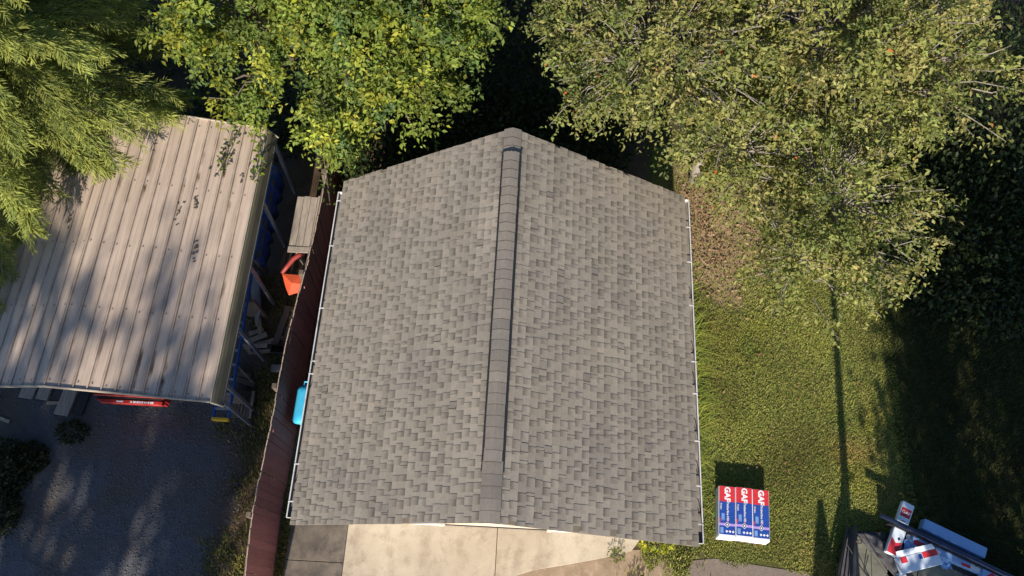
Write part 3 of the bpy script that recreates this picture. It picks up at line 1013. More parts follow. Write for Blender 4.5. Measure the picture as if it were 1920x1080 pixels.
def carport_panel(xa, xb):
    """one sheet of roofing from xa to xb (up the slope), ribs every 0.229 m running along y"""
    sgn = 1 if xa > CR else -1
    slope = (ZCB - ZCR) / (CB - CR)
    prof = []
    x = xa
    n = max(1, int(round((xb - xa) / 0.229)))
    st = (xb - xa) / n
    for i in range(n):
        x0 = xa + i * st
        for dx, dz, gr in ((0.0, 0.0, 0.75), (0.010, 0.020, 0.35), (0.030, 0.020, 0.15), (0.040, 0.0, 0.85), (0.058, 0.0, 0.1), (0.11, 0.0, 0.04), (0.118, 0.004, 0.04), (0.126, 0.0, 0.04), (st - 0.02, 0.0, 0.1)):
            prof.append((x0 + dx, dz, gr))
    prof.append((xb, 0.0, 0.8))
    ny_ = 2
    V, G = [], []
    for y in (CY0 + rnd.uniform(-0.004, 0.004), CY1):
        for x, dz, gr in prof:
            z = ZCR + slope * (x - CR) * sgn + dz if sgn > 0 else ZCR - slope * (x - CR) * -1 * 1 + dz
            if sgn < 0:
                z = ZCR + slope * (CR - x) + dz
            V.append((x, y, z)); G.append(gr)
    k = len(prof)
    F = [(i, i + 1, k + i + 1, k + i) for i in range(k - 1)]
    me = bpy.data.meshes.new('roof_panel')
    me.from_pydata(V, [], F)
    me.materials.append(M['carport_metal'])
    at = me.attributes.new('grime', 'FLOAT', 'POINT')
    at.data.foreach_set('value', np.array(G, np.float32))
    me.update()
    o = link('roof_panel', me, carport)
    so = o.modifiers.new('solid', 'SOLIDIFY'); so.thickness = 0.003; so.offset = -1
    return o


xs = [CR + 0.002, CR + 0.915, CR + 1.83, CB]
for a, b in zip(xs[:-1], xs[1:]):
    carport_panel(a, b - 0.001)
xs = [CR - 2.75, CR - 1.83, CR - 0.915, CR - 0.002]
for a, b in zip(xs[:-1], xs[1:]):
    carport_panel(a, b - 0.001)
for s, xb_, xo_ in ((1, CB, CO), (-1, 2 * CR - CB, 2 * CR - CO)):
    mb = MB()
    prof = [(xb_ - s * 0.0, ZCB + 0.001), (xb_ + s * 0.05, ZCB - 0.03), (xb_ + s * 0.085, ZCB - 0.10), (xo_, ZCO)]
    vs_ = [(x, y, z) for y in (CY0, CY1) for x, z in prof]
    mb.add(vs_, [(i, i + 1, 5 + i, 4 + i) for i in range(3)])
    o = mb.build('side_panel', M['carport_side'], carport)
    so = o.modifiers.new('solid', 'SOLIDIFY'); so.thickness = 0.004
    mb = MB()
    mb.beam((xb_ + s * 0.012, CY0, ZCB + 0.006), (xb_ + s * 0.012, CY1, ZCB + 0.006), 0.022, 0.014)
    mb.build('eave_trim', M['carport_trim'], carport)
for y in (CY0 - 0.012, CY1 + 0.012):
    mb = MB()
    for s in (-1, 1):
        mb.beam((CR, y, ZCR - 0.005), (CR + s * (CB - CR), y, ZCB - 0.005), 0.018, 0.085)
        mb.beam((CR + s * (CB - CR), y, ZCB - 0.02), (CR + s * (CO - CR), y, ZCO), 0.018, 0.06)
    mb.build('gable_trim', M['carport_trim'], carport)
for s, xo_ in ((1, CO - 0.03), (-1, 2 * CR - CO + 0.03)):
    mb = MB()
    mb.box((xo_, (CY0 + CY1) / 2, ZCO + 0.02), (0.05, CY1 - CY0 - 0.1, 0.05))
    mb.build('eave_beam', M['steel_grey'], carport)
for y in (7.75, 6.33, 4.88, 3.58, 2.45, 2.14):
    for s, xt, xg in ((1, -5.16, -5.30), (-1, -10.9, -10.8)):
        mb = MB()
        mb.beam((xg, y + 0.02, 0.0), (xt, y, ZCO), 0.06, 0.06)
        mb.build('post', M['steel_grey'], carport)
for y in (2.2, 3.6, 4.9, 6.3, 7.75):
    for s in (-1, 1):
        mb = MB()
        mb.beam((CR, y, ZCR - 0.06), (CR + s * 2.7, y, ZCB - 0.07), 0.05, 0.05)
        mb.build('rafter', M['steel_grey'], carport)
mb = MB()
for y in (2.16, 3.6, 4.9, 6.3, 7.75):
    for s in (-1, 1):
        for i in range(12):
            x = CR + s * (0.06 + 0.229 * i)
            mb.box((x + 0.02, y + rnd.uniform(-.02, .02), ZCR - abs(x - CR) * 0.2036 + 0.006), (0.018, 0.018, 0.012))
tag(mb.build('screws', M['shingle_edge'], carport), kind='stuff')
# dry leaf litter caught on the sheets
mb = MB()
for cx_, cy_, n_ in ((-6.1, 4.95, 14), (-6.28, 5.95, 12), (-6.55, 5.75, 9), (-5.55, 6.65, 6), (-8.5, 5.4, 10)):
    for i in range(n_):
        x = cx_ + rnd.gauss(0, 0.03); y = cy_ + rnd.gauss(0, 0.12)
        mb.box((x, y, ZCR - abs(x - CR) * 0.2036 + 0.016), (0.05, 0.02, 0.008), rotz(rnd.uniform(0, 3)))
tag(mb.build('leaf_litter', M['bark_dark'], None), kind='stuff')

# ------------------------------------------------------------------ red board fence
fence = thing('board_fence', (-4.3, 3.4, 0), 'dark red wooden board fence running between carport and garage', 'fence')
ftop = [(-3.2, -4.20), (-0.83, -4.272), (0.01, -4.343), (0.757, -4.335), (1.886, -4.289), (3.36, -4.284), (4.43, -4.195), (5.81, -4.083), (6.76, -4.057), (8.4, -4.02)]
fbase = [(-3.2, -4.24), (-0.8, -4.312), (0.18, -4.355), (1.0, -4.345), (3.4, -4.33), (5.0, -4.30), (8.4, -4.26)]


def interp(tab, y):
    return float(np.interp(y, [a for a, _ in tab], [b for _, b in tab]))


y = -3.0
while y < 8.3:
    w_ = 0.146 * rnd.uniform(0.93, 1.05)
    if True:
        hgt = 1.80 + rnd.gauss(0, 0.012) - (0.05 if 4.9 < y < 5.2 else 0)
        skew = rnd.gauss(0, 0.008)
        th_ = 0.019
        jx = rnd.gauss(0, 0.005)
        xb0, xt0 = interp(fbase, y) + jx, interp(ftop, y) + jx
        xb1, xt1 = interp(fbase, y + w_) + jx, interp(ftop, y + w_) + jx
        gp = 0.0 if rnd.random() < 0.85 else 0.006
        bot = [(xb0, y, 0.02), (xb1, y + w_ - gp, 0.02), (xb1 - th_, y + w_ - gp, 0.02), (xb0 - th_, y, 0.02)]
        top = [(xt0, y + skew, hgt), (xt1, y + w_ - gp + skew, hgt + rnd.gauss(0, 0.004)), (xt1 - th_, y + w_ - gp + skew, hgt), (xt0 - th_, y + skew, hgt)]
        mb = MB()
        mb.add(bot + top, [(0, 1, 2, 3), (1, 0, 4, 5), (3, 2, 6, 7)], 0)
        mb.add(bot + top, [(2, 1, 5, 6), (0, 3, 7, 4)], 2)
        mb.add(top, [(3, 2, 1, 0)], 1)
        mb.build('picket', [M['fence_red'], M['fence_raw'], M['dark_gap']], fence)
    y += w_ + 0.003
for z in (0.35, 1.0, 1.6):
    mb = MB()
    tab = [(a, interp(fbase, a) + (interp(ftop, a) - interp(fbase, a)) * z / 1.8 - 0.045) for a in (-3.0, 0.0, 1.9, 4.4, 6.0, 8.2)]
    for (ya, xa), (yb, xb) in zip(tab[:-1], tab[1:]):
        mb.beam((xa, ya, z), (xb, yb, z), 0.04, 0.085)
    mb.build('rail', M['wood_brown'], fence)
for yy in (-2.2, 0.2, 2.6, 5.0, 7.4):
    mb = MB()
    mb.beam((interp(fbase, yy) - 0.115, yy, 0), (interp(ftop, yy) - 0.115, yy, 1.70), 0.09, 0.09)
    mb.build('post', M['wood_brown'], fence)
for (yy, zz, dy, dz, ln_) in ((2.35, 1.45, 0.5, 0.2, 0.22), (1.78, 1.55, -0.2, 0.3, 0.2), (4.85, 1.5, -0.5, 0.2, 0.3)):     # pale scars where paint has flaked
    mb = MB()
    x = interp(fbase, yy) + (interp(ftop, yy) - interp(fbase, yy)) * zz / 1.8 + 0.006
    mb.beam((x, yy, zz), (x + 0.004, yy + dy * ln_, zz + dz * ln_ + 0.04), 0.012, 0.05)
    mb.build('splinter', simple('splinter_pink', (0.42, 0.17, 0.15), None, 10), fence)

# ------------------------------------------------------------------ things between carport and fence
t = thing('plank_bench', (-4.62, 6.4, 0), 'weathered grey plank bench top pressed against the red fence', 'bench')
for i in range(1, 5):
    x = -4.93 + i * 0.155
    mb = MB()
    mb.box((x, 6.47 + rnd.uniform(-.02, .02) + 0.008 * i, 1.02 + i * 0.004), (0.147, 1.28 + rnd.uniform(-.03, .03), 0.03))
    mb.build('plank', M['wood_grey'], t, bevel=0.004)
mb = MB(); mb.box((-4.57, 5.80, 1.045), (0.56, 0.13, 0.03)); mb.build('batten', M['wood_grey'], t)
for x in (-4.78, -4.36):
    for yy in (5.95, 7.0):
        mb = MB(); mb.box((x, yy, 0.5), (0.08, 0.08, 1.0)); mb.build('leg', M['wood_grey'], t)

t = thing('plastic_tub', (-4.66, 5.15, 0), 'bright orange plastic tub tipped over beside the fence', 'tub')
mb = MB()
# tipped shell: rim polygon facing up-left, bottom panel catching the sun
rim = [(-4.93, 5.28, 0.92), (-4.46, 5.24, 0.98), (-4.42, 5.02, 1.0), (-4.50, 4.86, 0.92), (-4.72, 4.80, 0.86), (-4.82, 4.98, 0.86)]
bot = [(-4.86, 5.30, 0.62), (-4.50, 5.28, 0.62), (-4.46, 5.1, 0.62), (-4.52, 5.0, 0.6), (-4.66, 4.96, 0.6), (-4.76, 5.06, 0.6)]
n = len(rim)
cen = (-4.66, 5.04, 0.99)
mb.add(rim + bot + [cen], [(i, i + n, (i + 1) % n + n, (i + 1) % n) for i in range(n)] + [tuple(range(n, 2 * n))[::-1]] + [(i, (i + 1) % n, 2 * n) for i in range(n)])
mb.build('shell', M['orange_plastic'], t, bevel=0.01)
mb = MB(); mb.tube([(-4.93, 5.28, 0.92), (-4.82, 5.45, 0.95), (-4.72, 5.6, 0.98), (-4.60, 5.70, 1.0), (-4.55, 5.72, 0.98)], [0.035, 0.05, 0.055, 0.055, 0.04], 7)
mb.build('handle', M['red_rim'], t, smooth=True)
for x, yy in ((-4.8, 5.24), (-4.55, 5.2), (-4.66, 5.05)):
    mb = MB(); mb.beam((x, yy, 0.0), (x, yy, 0.63), 0.05, 0.05); mb.build('leg', M['red_rim'], t)

t = thing('recycling_bin', (-3.85, 2.4, 0), 'sky blue wheeled bin standing between fence and garage', 'bin')
mb = MB()
mb.hexa([(-4.02, 2.12, .05), (-3.58, 2.12, .05), (-3.58, 2.68, .05), (-4.02, 2.68, .05)],
        [(-4.10, 2.04, 1.0), (-3.50, 2.04, 1.0), (-3.50, 2.76, 1.0), (-4.10, 2.76, 1.0)])
mb.build('body', M['bin_blue'], t, bevel=0.03)
# domed lid with rounded corners
vs_, fs = [], []
def rrect(cx, cy, hx, hy, r, z, n=4):
    out = []
    for q, (sx2, sy2) in enumerate(((1, 1), (-1, 1), (-1, -1), (1, -1))):
        for i in range(n + 1):
            a = math.pi / 2 * q + math.pi / 2 * i / n
            out.append((cx + sx2 * (hx - r) + r * math.cos(a), cy + sy2 * (hy - r) + r * math.sin(a), z))
    return out
rings = [rrect(-3.80, 2.41, 0.335, 0.385, 0.09, 1.0), rrect(-3.80, 2.41, 0.34, 0.39, 0.09, 1.04), rrect(-3.80, 2.41, 0.30, 0.35, 0.08, 1.085), rrect(-3.80, 2.43, 0.21, 0.25, 0.07, 1.10)]
k = len(rings[0])
for rg in rings: vs_ += rg
for i in range(3):
    for j in range(k):
        fs.append((i * k + j, i * k + (j + 1) % k, (i + 1) * k + (j + 1) % k, (i + 1) * k + j))
fs.append(tuple(3 * k + j for j in range(k)))
mb = MB(); mb.add(vs_, fs); mb.build('lid', M['bin_blue'], t, smooth=True)
mb = MB()
mb.tube([(-4.02, 2.79, 1.03), (-4.02, 2.88, 1.05), (-3.58, 2.88, 1.05), (-3.58, 2.79, 1.03)], 0.018, 6)
mb.build('handle', M['bin_blue'], t)
for x in (-4.0, -3.6):
    mb = MB(); mb.tube([(x - .03, 2.75, 0.12), (x + .03, 2.75, 0.12)], 0.12, 14); mb.build('wheel', M['black_rubber'], t)

t = thing('extension_ladder', (-5.55, 3.3, 0.0), 'blue fibreglass ladder with yellow foot lying along the carport posts', 'ladder')
for xa, xb in ((-5.72, -5.72), (-5.42, -5.42)):
    mb = MB(); mb.beam((xa, 2.06, 1.02), (xb - 0.10, 5.2, 1.06), 0.03, 0.08); mb.build('side_rail', M['blue_fiberglass'], t)
i = 0
yy = 2.25
while yy < 5.1:
    dx = -(yy - 2.06) * 0.032
    mb = MB(); mb.beam((-5.72 + dx, yy, 1.03), (-5.42 + dx, yy, 1.03), 0.045, 0.032); mb.build('rung', M['aluminium'], t)
    yy += 0.305
mb = MB(); mb.box((-5.57, 2.035, 1.02), (0.34, 0.06, 0.11)); mb.build('foot', M['yellow_plastic'], t, bevel=0.008)
for yy in (2.6, 4.6):
    mb = MB(); mb.box((-5.6, yy, 0.49), (0.42, 0.06, 0.98)); mb.build('prop', M['wood_brown'], t)

mb = MB()
cols_ = 26
for i in range(cols_ + 1):
    yy = 5.5 + 2.4 * i / cols_
    x = -5.49 + 0.03 * math.sin(i * 1.7) + rnd.gauss(0, 0.01)
    mb.v += [(x - 0.16, yy, 1.06 + rnd.gauss(0, .015)), (x + 0.0, yy, 1.03 + rnd.gauss(0, .02)), (x + 0.06 + rnd.gauss(0, .01), yy, 0.75), (x + 0.05 + rnd.gauss(0, .02), yy + rnd.gauss(0, .02), 0.45 + rnd.gauss(0, .04))]
for i in range(cols_):
    for j in range(3):
        mb.f.append((i * 4 + j, i * 4 + j + 1, i * 4 + j + 5, i * 4 + j + 4)); mb.m.append(0)
o = mb.build('tarpaulin', M['blue_tarp'], None, smooth=True)
so = o.modifiers.new('solid', 'SOLIDIFY'); so.thickness = 0.006
tag(o, 'dark blue tarpaulin hung under the far carport eave', 'tarpaulin')
t = thing('storage_rack', (-5.6, 6.7, 0), 'dark timber rack under the blue tarpaulin', 'rack')
mb = MB(); mb.box((-5.62, 6.7, 0.97), (0.34, 2.3, 0.06)); mb.build('shelf', M['wood_brown'], t)
for yy in (5.7, 7.7):
    mb = MB(); mb.box((-5.66, yy, 0.47), (0.08, 0.08, 0.94)); mb.build('leg', M['wood_brown'], t)

o = MB(); o.hexa([(-5.98, 5.5, 0.02), (-5.62, 4.35, 0.02), (-5.58, 4.36, 0.02), (-5.94, 5.52, 0.02)], [(-5.62, 5.45, 0.55), (-5.42, 4.62, 0.55), (-5.38, 4.63, 0.55), (-5.58, 5.47, 0.55)])
tag(o.build('panel_board', simple('sheet_slate', (0.22, 0.22, 0.26), (0.14, 0.14, 0.17), 4, 0.7), None), 'slate grey sheet board leaning on edge under the carport eave', 'board')
o = MB(); o.beam((-5.56, 4.55, 0.06), (-5.44, 4.12, 0.06), 0.09, 0.09)
tag(o.build('timber_post', M['wood_tan'], None), 'short pale post lying at the end of the slate board', 'post')

grp = 'timber offcuts heaped by the carport post'
for i, (a, b, w_, z, lab) in enumerate([
        ((-5.72, 4.16), (-5.40, 4.27), 0.10, 0.05, 'tan offcut lying at the back of the offcut heap'),
        ((-5.66, 3.98), (-5.30, 4.16), 0.11, 0.11, 'pale grey offcut on top of the heap nearest the slate board'),
        ((-5.60, 3.90), (-5.20, 4.02), 0.10, 0.05, 'grey offcut with a broken end in the middle of the heap'),
        ((-5.74, 3.84), (-5.24, 3.90), 0.09, 0.11, 'long grey offcut lying across the middle of the heap'),
        ((-5.55, 3.74), (-5.18, 3.80), 0.08, 0.05, 'narrow grey offcut at the near edge of the heap'),
        ((-5.78, 3.92), (-5.58, 3.70), 0.08, 0.05, 'short slanted offcut at the carport side of the heap')]):
    o = MB(); o.beam((*a, z), (*b, z + rnd.uniform(-.01, .02)), w_, 0.038)
    tag(o.build('timber_offcut', M['wood_grey'], None), lab, 'offcut', grp)
o = MB(); o.beam((-5.22, 4.05, 0.03), (-4.96, 4.12, 0.03), 0.07, 0.03)
tag(o.build('timber_offcut', M['wood_tan'], None), 'small tan stick between the offcut heap and the brown planks', 'stick')
o = MB(); o.beam((-5.85, 3.44, 0.09), (-5.42, 3.06, 0.06), 0.035, 0.035)
tag(o.build('timber_stick', M['wood_tan'], None), 'thin tan stick crossing out from under the carport eave', 'stick')
for lab, xa, xb in (('brown plank on the grass nearest the red fence', -4.83, -4.77), ('brown plank on the grass nearest the carport', -5.03, -4.97)):
    o = MB(); o.beam((xa - 0.06, 3.95, 0.06), (xb + 0.02, 4.86, 0.06), 0.14, 0.04)
    tag(o.build('brown_plank', M['wood_brown'], None, bevel=0.004), lab, 'plank', 'brown planks on the grass')
t = thing('crate', (-4.98, 3.85, 0), 'dark plastic crate at the foot of the red fence', 'crate')
mb = MB()
for c, s in (((-4.98, 3.73, .1), (0.28, .015, .2)), ((-4.98, 3.90, .1), (0.28, .015, .2)), ((-5.115, 3.815, .1), (.015, .155, .2)), ((-4.845, 3.815, .1), (.015, .155, .2)), ((-4.98, 3.815, .01), (.25, .15, .015))):
    mb.box(c, s)
mb.build('body', M['black_rubber'], t)
t = MB(); t.box((-4.97, 3.41, 0.06), (0.21, 0.15, 0.12), rotz(0.08))
tag(t.build('concrete_block', M['block_grey'], None, bevel=0.008), 'grey concrete block beside the dark crate', 'block')

t = thing('pallet', (-5.55, 2.57, 0), 'dark slatted wooden pallet on the weeds beside the front carport post', 'pallet')
for i in range(6):
    mb = MB(); mb.box((-5.74 + i * 0.072, 2.57, 0.15), (0.055, 0.58, 0.02)); mb.build('slat', M['wood_brown'], t)
mb = MB(); mb.beam((-5.31, 2.28, 0.16), (-5.33, 2.86, 0.16), 0.045, 0.05); mb.build('bearer', M['wood_grey'], t)
for yy in (2.33, 2.81):
    mb = MB(); mb.box((-5.55, yy, 0.07), (0.44, 0.06, 0.12)); mb.build('bearer', M['wood_brown'], t)
for lab, a, b in (('dark board lying behind the slatted pallet', (-5.84, 3.15, .05), (-5.38, 3.02, .05)), ('dark board half under the carport behind the pallet', (-5.9, 3.28, .06), (-5.5, 3.2, .05))):
    o = MB(); o.beam(a, b, 0.11, 0.035)
    tag(o.build('dark_board', M['wood_brown'], None), lab, 'board')
t = thing('brick_pair', (-4.62, 2.18, 0), 'broken red brick in the weeds by the fence', 'brick')
mb = MB(); mb.box((-4.62, 2.18, .035), (.19, .09, .06), rotz(0.1)); mb.build('body', simple('brick_red', (0.3, 0.12, 0.09), None, 15, 0.9), t)
t.name = 'loose_brick'

# in the shade in front of and under the carport
for lab, c, s, rz, mt in (
        ('wide pale grey board sticking out from under the carport front', (-9.26, 2.75, 0.09), (0.30, 1.2, 0.05), -0.13, 'wood_grey'),
        ('black plank beside the wide pale board under the carport', (-8.92, 2.65, 0.06), (0.14, 0.95, 0.06), -0.12, 'black_rubber'),
        ('grey board flush with the carport front, farther of the pale pair', (-9.80, 2.86, 0.10), (0.26, 0.8, 0.05), -0.1, 'wood_grey'),
        ('grey board flush with the carport front, nearer of the pale pair', (-10.14, 2.87, 0.11), (0.30, 0.8, 0.05), -0.1, 'wood_grey'),
        ('short tan board lying by the wide pale board', (-9.62, 2.42, 0.03), (0.26, 0.07, 0.03), 0.05, 'wood_tan'),
        ('thin tan stick on the gravel at the left', (-10.62, 2.03, 0.03), (0.42, 0.07, 0.03), -0.3, 'wood_tan')):
    o = MB(); o.box((0, 0, 0), s)
    o = o.build('board' if 'stick' not in lab else 'timber_stick', M[mt], None, bevel=0.004)
    o.location = c; o.rotation_euler = (0, 0, rz)
    tag(o, lab, 'board' if 'stick' not in lab else 'stick')


def text_mesh(body, size, mat, bold=0.0, align='CENTER'):
    cu = bpy.data.curves.new('lettering', 'FONT')
    cu.body = body; cu.size = size; cu.align_x = align; cu.align_y = 'CENTER'
    cu.offset = bold; cu.resolution_u = 2; cu.extrude = 0.0006
    ob = bpy.data.objects.new('tmp', cu)
    COL.objects.link(ob)
    dg = bpy.context.evaluated_depsgraph_get()
    me = bpy.data.meshes.new_from_object(ob.evaluated_get(dg))
    bpy.data.objects.remove(ob)
    me.materials.clear(); me.materials.append(mat)
    return me


def place_text(me, parent, origin, xdir, up, name='lettering'):
    o = link(name, me, parent)
    xdir = Vector(xdir).normalized(); up = Vector(up); up = (up - xdir * up.dot(xdir)).normalized()
    m = Matrix((xdir, up, xdir.cross(up))).transposed().to_4x4()
    m.translation = Vector(origin)
    o.matrix_basis = m
    return o


t = thing('utility_trailer', (-7.7, 3.1, 0), 'red open-topped trailer with white lettering parked under the carport', 'trailer')
mb = MB()
zt, zb_ = 0.62, 0.30
o4 = [(-8.35, 2.40), (-6.98, 2.40), (-6.98, 4.6), (-8.35, 4.6)]
top4 = [(-8.56, 2.50), (-6.92, 2.50), (-6.92, 4.7), (-8.56, 4.7)]
mb.box((-7.68, 2.42, 0.46), (1.34, 0.05, 0.34))
mb.box((-8.35, 3.5, 0.46), (0.05, 2.11, 0.34)); mb.box((-7.01, 3.5, 0.46), (0.05, 2.11, 0.34)); mb.box((-7.68, 4.58, 0.46), (1.29, 0.05, 0.34))
mb.build('body', M['red_paint'], t, bevel=0.012)
mb = MB(); mb.box((-7.68, 3.5, 0.31), (1.28, 2.1, 0.04)); mb.build('floor', M['black_rubber'], t)
mb = MB()
mb.hexa([(-8.30, 2.34, .55), (-6.98, 2.34, .55), (-6.98, 2.415, .55), (-8.30, 2.415, .55)], [(-8.24, 2.34, .655), (-6.98, 2.34, .655), (-6.98, 2.42, .655), (-8.36, 2.42, .655)])
mb.build('tailboard', M['red_paint'], t, bevel=0.008)
mb = MB(); mb.box((-7.70, 2.452, 0.628), (1.34, 0.056, 0.02)); mb.build('gap_shade', M['dark_gap'], t)  # black strip stands in for the trailer's dark, shaded inside
mb = MB(); mb.box((-7.70, 2.505, 0.645), (1.46, 0.045, 0.05)); mb.build('rim', M['red_paint'], t, bevel=0.008)
for i in range(11):
    mb = MB()
    mb.box((-7.62 + i * 0.045 + rnd.uniform(-.01, .01), 2.38, 0.659), (0.034, rnd.uniform(.022, .045), 0.004))
    mb.build('lettering', M['print_white'], t)
mb = MB(); mb.box((-7.86, 2.38, 0.659), (0.14, 0.03, 0.004)); mb.build('lettering', M['print_white'], t)
for x in (-8.47, -6.89):
    mb = MB(); mb.tube([(x - 0.08, 3.6, 0.28), (x + 0.08, 3.6, 0.28)], 0.28, 18); w_ = mb.build('wheel', M['black_rubber'], t)
    mb = MB(); mb.tube([(x - 0.085, 3.6, 0.28), (x + 0.085, 3.6, 0.28)], 0.14, 14); mb.build('rim', M['aluminium'], w_)

# ------------------------------------------------------------------ stack of wrapped shingle bundles on the lawn
ST_ROT = math.atan2(1.3309 - 1.3844, 5.3735 - 4.3812)
ux = Vector((math.cos(ST_ROT), math.sin(ST_ROT), 0)); uy = Vector((-ux.y, ux.x, 0))
st0 = Vector((4.3812, 1.3844, 0))
BW, BL, BT = 0.328, 0.985, 0.102


def bundle(origin, label, top, first):
    """origin: back left bottom corner; the print runs along -uy"""
    t = thing('shingle_bundle', tuple(origin), label, 'bundle', 'wrapped shingle bundles stacked on the lawn')
    rot = Matrix((ux, uy, Vector((0, 0, 1)))).transposed()
    def pt(u, v, z): return Vector(origin) + ux * u - uy * v + Vector((0, 0, z))
    mb = MB()
    mb.box(pt(BW / 2, BL / 2, BT / 2), (BW + 0.001, BL, BT - 0.004), rot, 0)
    mb.build('wrapper', M['print_white'], t, bevel=0.012)
    def quad(mb, u0, u1, v0, v1, z, mat):
        mb.add([pt(u0, v1, z), pt(u1, v1, z), pt(u1, v0, z), pt(u0, v0, z)], [(0, 1, 2, 3)], mat)
    if top:
        e = 0.008
        mb = MB()
        quad(mb, e, BW - e, 0.006, 0.300, BT + 0.001, 0)
        quad(mb, e, BW - e, 0.302, 0.715, BT + 0.001, 1)
        quad(mb, e, BW - e, 0.717, 0.763, BT + 0.001, 2)
        quad(mb, e, BW - e, 0.765, BL - 0.055, BT + 0.001, 1)
        z2 = BT + 0.0025
        def diam(cu, cv, r, mat, z):
            mb.add([pt(cu - r, cv, z), pt(cu, cv + r, z), pt(cu + r, cv, z), pt(cu, cv - r, z)], [(0, 1, 2, 3)], mat)
        diam(0.165, 0.74, 0.058, 3, z2); diam(0.165, 0.74, 0.045, 4, z2 + .001); diam(0.165, 0.74, 0.022, 3, z2 + .002)
        for k_ in range(3): diam(0.155 + k_ * 0.062, 0.868, 0.026, 3, z2)
        for k_ in range(6):
            quad(mb, 0.03, 0.09, 0.80 + k_ * 0.018, 0.812 + k_ * 0.018, z2, 5)
        for k_ in range(5):
            quad(mb, 0.055 + 0.012 * k_, 0.062 + 0.012 * k_, 0.53, 0.67 - 0.012 * (k_ % 3), z2, 5)
        quad(mb, 0.165, 0.185, 0.665, 0.69, z2, 0)
        quad(mb, 0.012, 0.035, 0.62, 0.70, z2, 0)
        mb.build('print', [M['print_red'], M['print_blue'], M['print_purple'], M['print_white'], M['print_navy'], M['carton_blue']], t)
        zt_ = BT + 0.004
        place_text(TXT['GAF'], t, pt(0.165, 0.155, zt_), -uy, ux)
        place_text(TXT['Timberline HD'], t, pt(0.175, 0.485, zt_), -uy, ux)
        place_text(TXT['Shingles'], t, pt(0.045, 0.40, zt_), -uy, ux)
    else:
        mb = MB()
        for k_, (u0, u1, mt) in enumerate(((0.03, 0.16, 1), (0.17, 0.23, 0))):
            a = [pt(u0, BL + 0.002, 0.03), pt(u1, BL + 0.002, 0.03), pt(u1, BL + 0.002, 0.07), pt(u0, BL + 0.002, 0.07)]
            mb.add(a, [(0, 1, 2, 3)], mt)
        mb.build('print', [M['print_red'], M['print_blue']], t)
    return t


TXT = {'GAF': text_mesh('GAF', 0.155, M['print_white'], 0.006), 'Timberline HD': text_mesh('Timberline HD', 0.060, M['print_white'], 0.0012),
       'Shingles': text_mesh('Shingles', 0.040, M['print_white'], 0.0005)}
cname = ('column beside the garage', 'middle column', 'column away from the garage')
for layer, lname in ((0, 'bottom layer'), (1, 'second layer'), (2, 'top layer')):
    for c_ in range(3):
        sh = 0.0 if layer == 2 else 0.012 * (2 - layer)
        p_ = st0 + ux * (c_ * 0.331 + rnd.uniform(-.002, .002)) - uy * (sh + (0.018 * rnd.random())) + Vector((0, 0, 0.012 + layer * BT))
        lab = ('red and blue wrapped shingle bundle, %s of the stack, %s' % (lname, cname[c_])) if layer == 2 else \
              ('wrapped shingle bundle in the %s of the stack, %s' % (lname, cname[c_]))
        bundle(p_, lab, layer == 2, False)

# ------------------------------------------------------------------ dump trailer with empty wrappers, bottom right
tr = thing('dump_trailer', (7.6, -0.4, 0), 'black trailer holding empty cartons at the edge of the lawn', 'trailer')
mb = MB()
fl = [(6.93, 0.64), (6.4, -2.2), (10.4, -2.2), (10.4, -0.42), (7.95, 0.64)]
mb.add([(*q, .22) for q in fl] + [(*q, .16) for q in fl], [(0, 1, 2, 3, 4)[::-1] if False else (0, 1, 2, 3, 4), (9, 8, 7, 6, 5)] + [(i, i + 5, (i + 1) % 5 + 5, (i + 1) % 5) for i in range(5)])
mb.build('floor', M['trailer_black'], tr)
for k_, (pa, pb, pc, pd) in enumerate((((6.98, 0.55), (6.70, -1.1), (7.14, -1.25), (7.3, 0.5)), ((7.31, 0.5), (7.15, -1.26), (7.6, -1.4), (7.73, 0.46)), ((7.75, 0.46), (7.15, -1.2), (7.62, -1.4), (8.25, 0.26)), ((8.27, 0.25), (7.64, -1.41), (8.3, -1.7), (9.0, -0.05)), ((9.02, -0.06), (8.32, -1.71), (8.95, -1.95), (9.7, -0.3)))):
    mb = MB(); mb.hexa([(*q, .222) for q in (pa, pb, pc, pd)], [(*q, .238) for q in (pa, pb, pc, pd)]); mb.build('floor_board', M['plywood'], tr)
mb = MB(); mb.tube([(6.86, 0.71, 0.32), (6.55, -0.23, 0.32), (5.9, -2.2, 0.32)], 0.032, 8); mb.build('side_rail', M['trailer_black'], tr, smooth=True)
mb = MB(); mb.tube([(6.93, 0.72, 0.50), (6.86, 0.2, 0.49), (6.80, -0.23, 0.48), (6.6, -2.2, 0.48)], 0.040, 8); mb.build('side_rail', M['trailer_black'], tr, smooth=True)
mb = MB()
for i in range(3):
    a = (6.86 + .03 + i * 0.03, 0.66, 0.27 + .04 * i); b = (6.40 + .04 + i * 0.09, -0.9, 0.27 + .04 * i)
    mb.beam(a, b, 0.05, 0.10)
mb.build('side_board', M['felt_grey'], tr)
mb = MB(); mb.tube([(7.43, 0.935, 0.52), (9.78, -0.10, 0.52), (10.6, -0.46, 0.52)], 0.048, 12); mb.build('top_rail', M['rail_navy'], tr, smooth=True)
mb = MB(); mb.beam((7.62, 0.80, 0.33), (10.5, -0.47, 0.33), 0.03, 0.26); mb.build('side_panel', M['trailer_black'], tr)
for f_ in (0.42, 0.75):
    x, yy = 7.43 + (9.78 - 7.43) * f_, 0.935 + (-0.10 - 0.935) * f_
    mb = MB(); mb.box((x, yy - 0.05, 0.36), (0.05, 0.05, 0.3)); mb.build('stake', M['trailer_black'], tr)
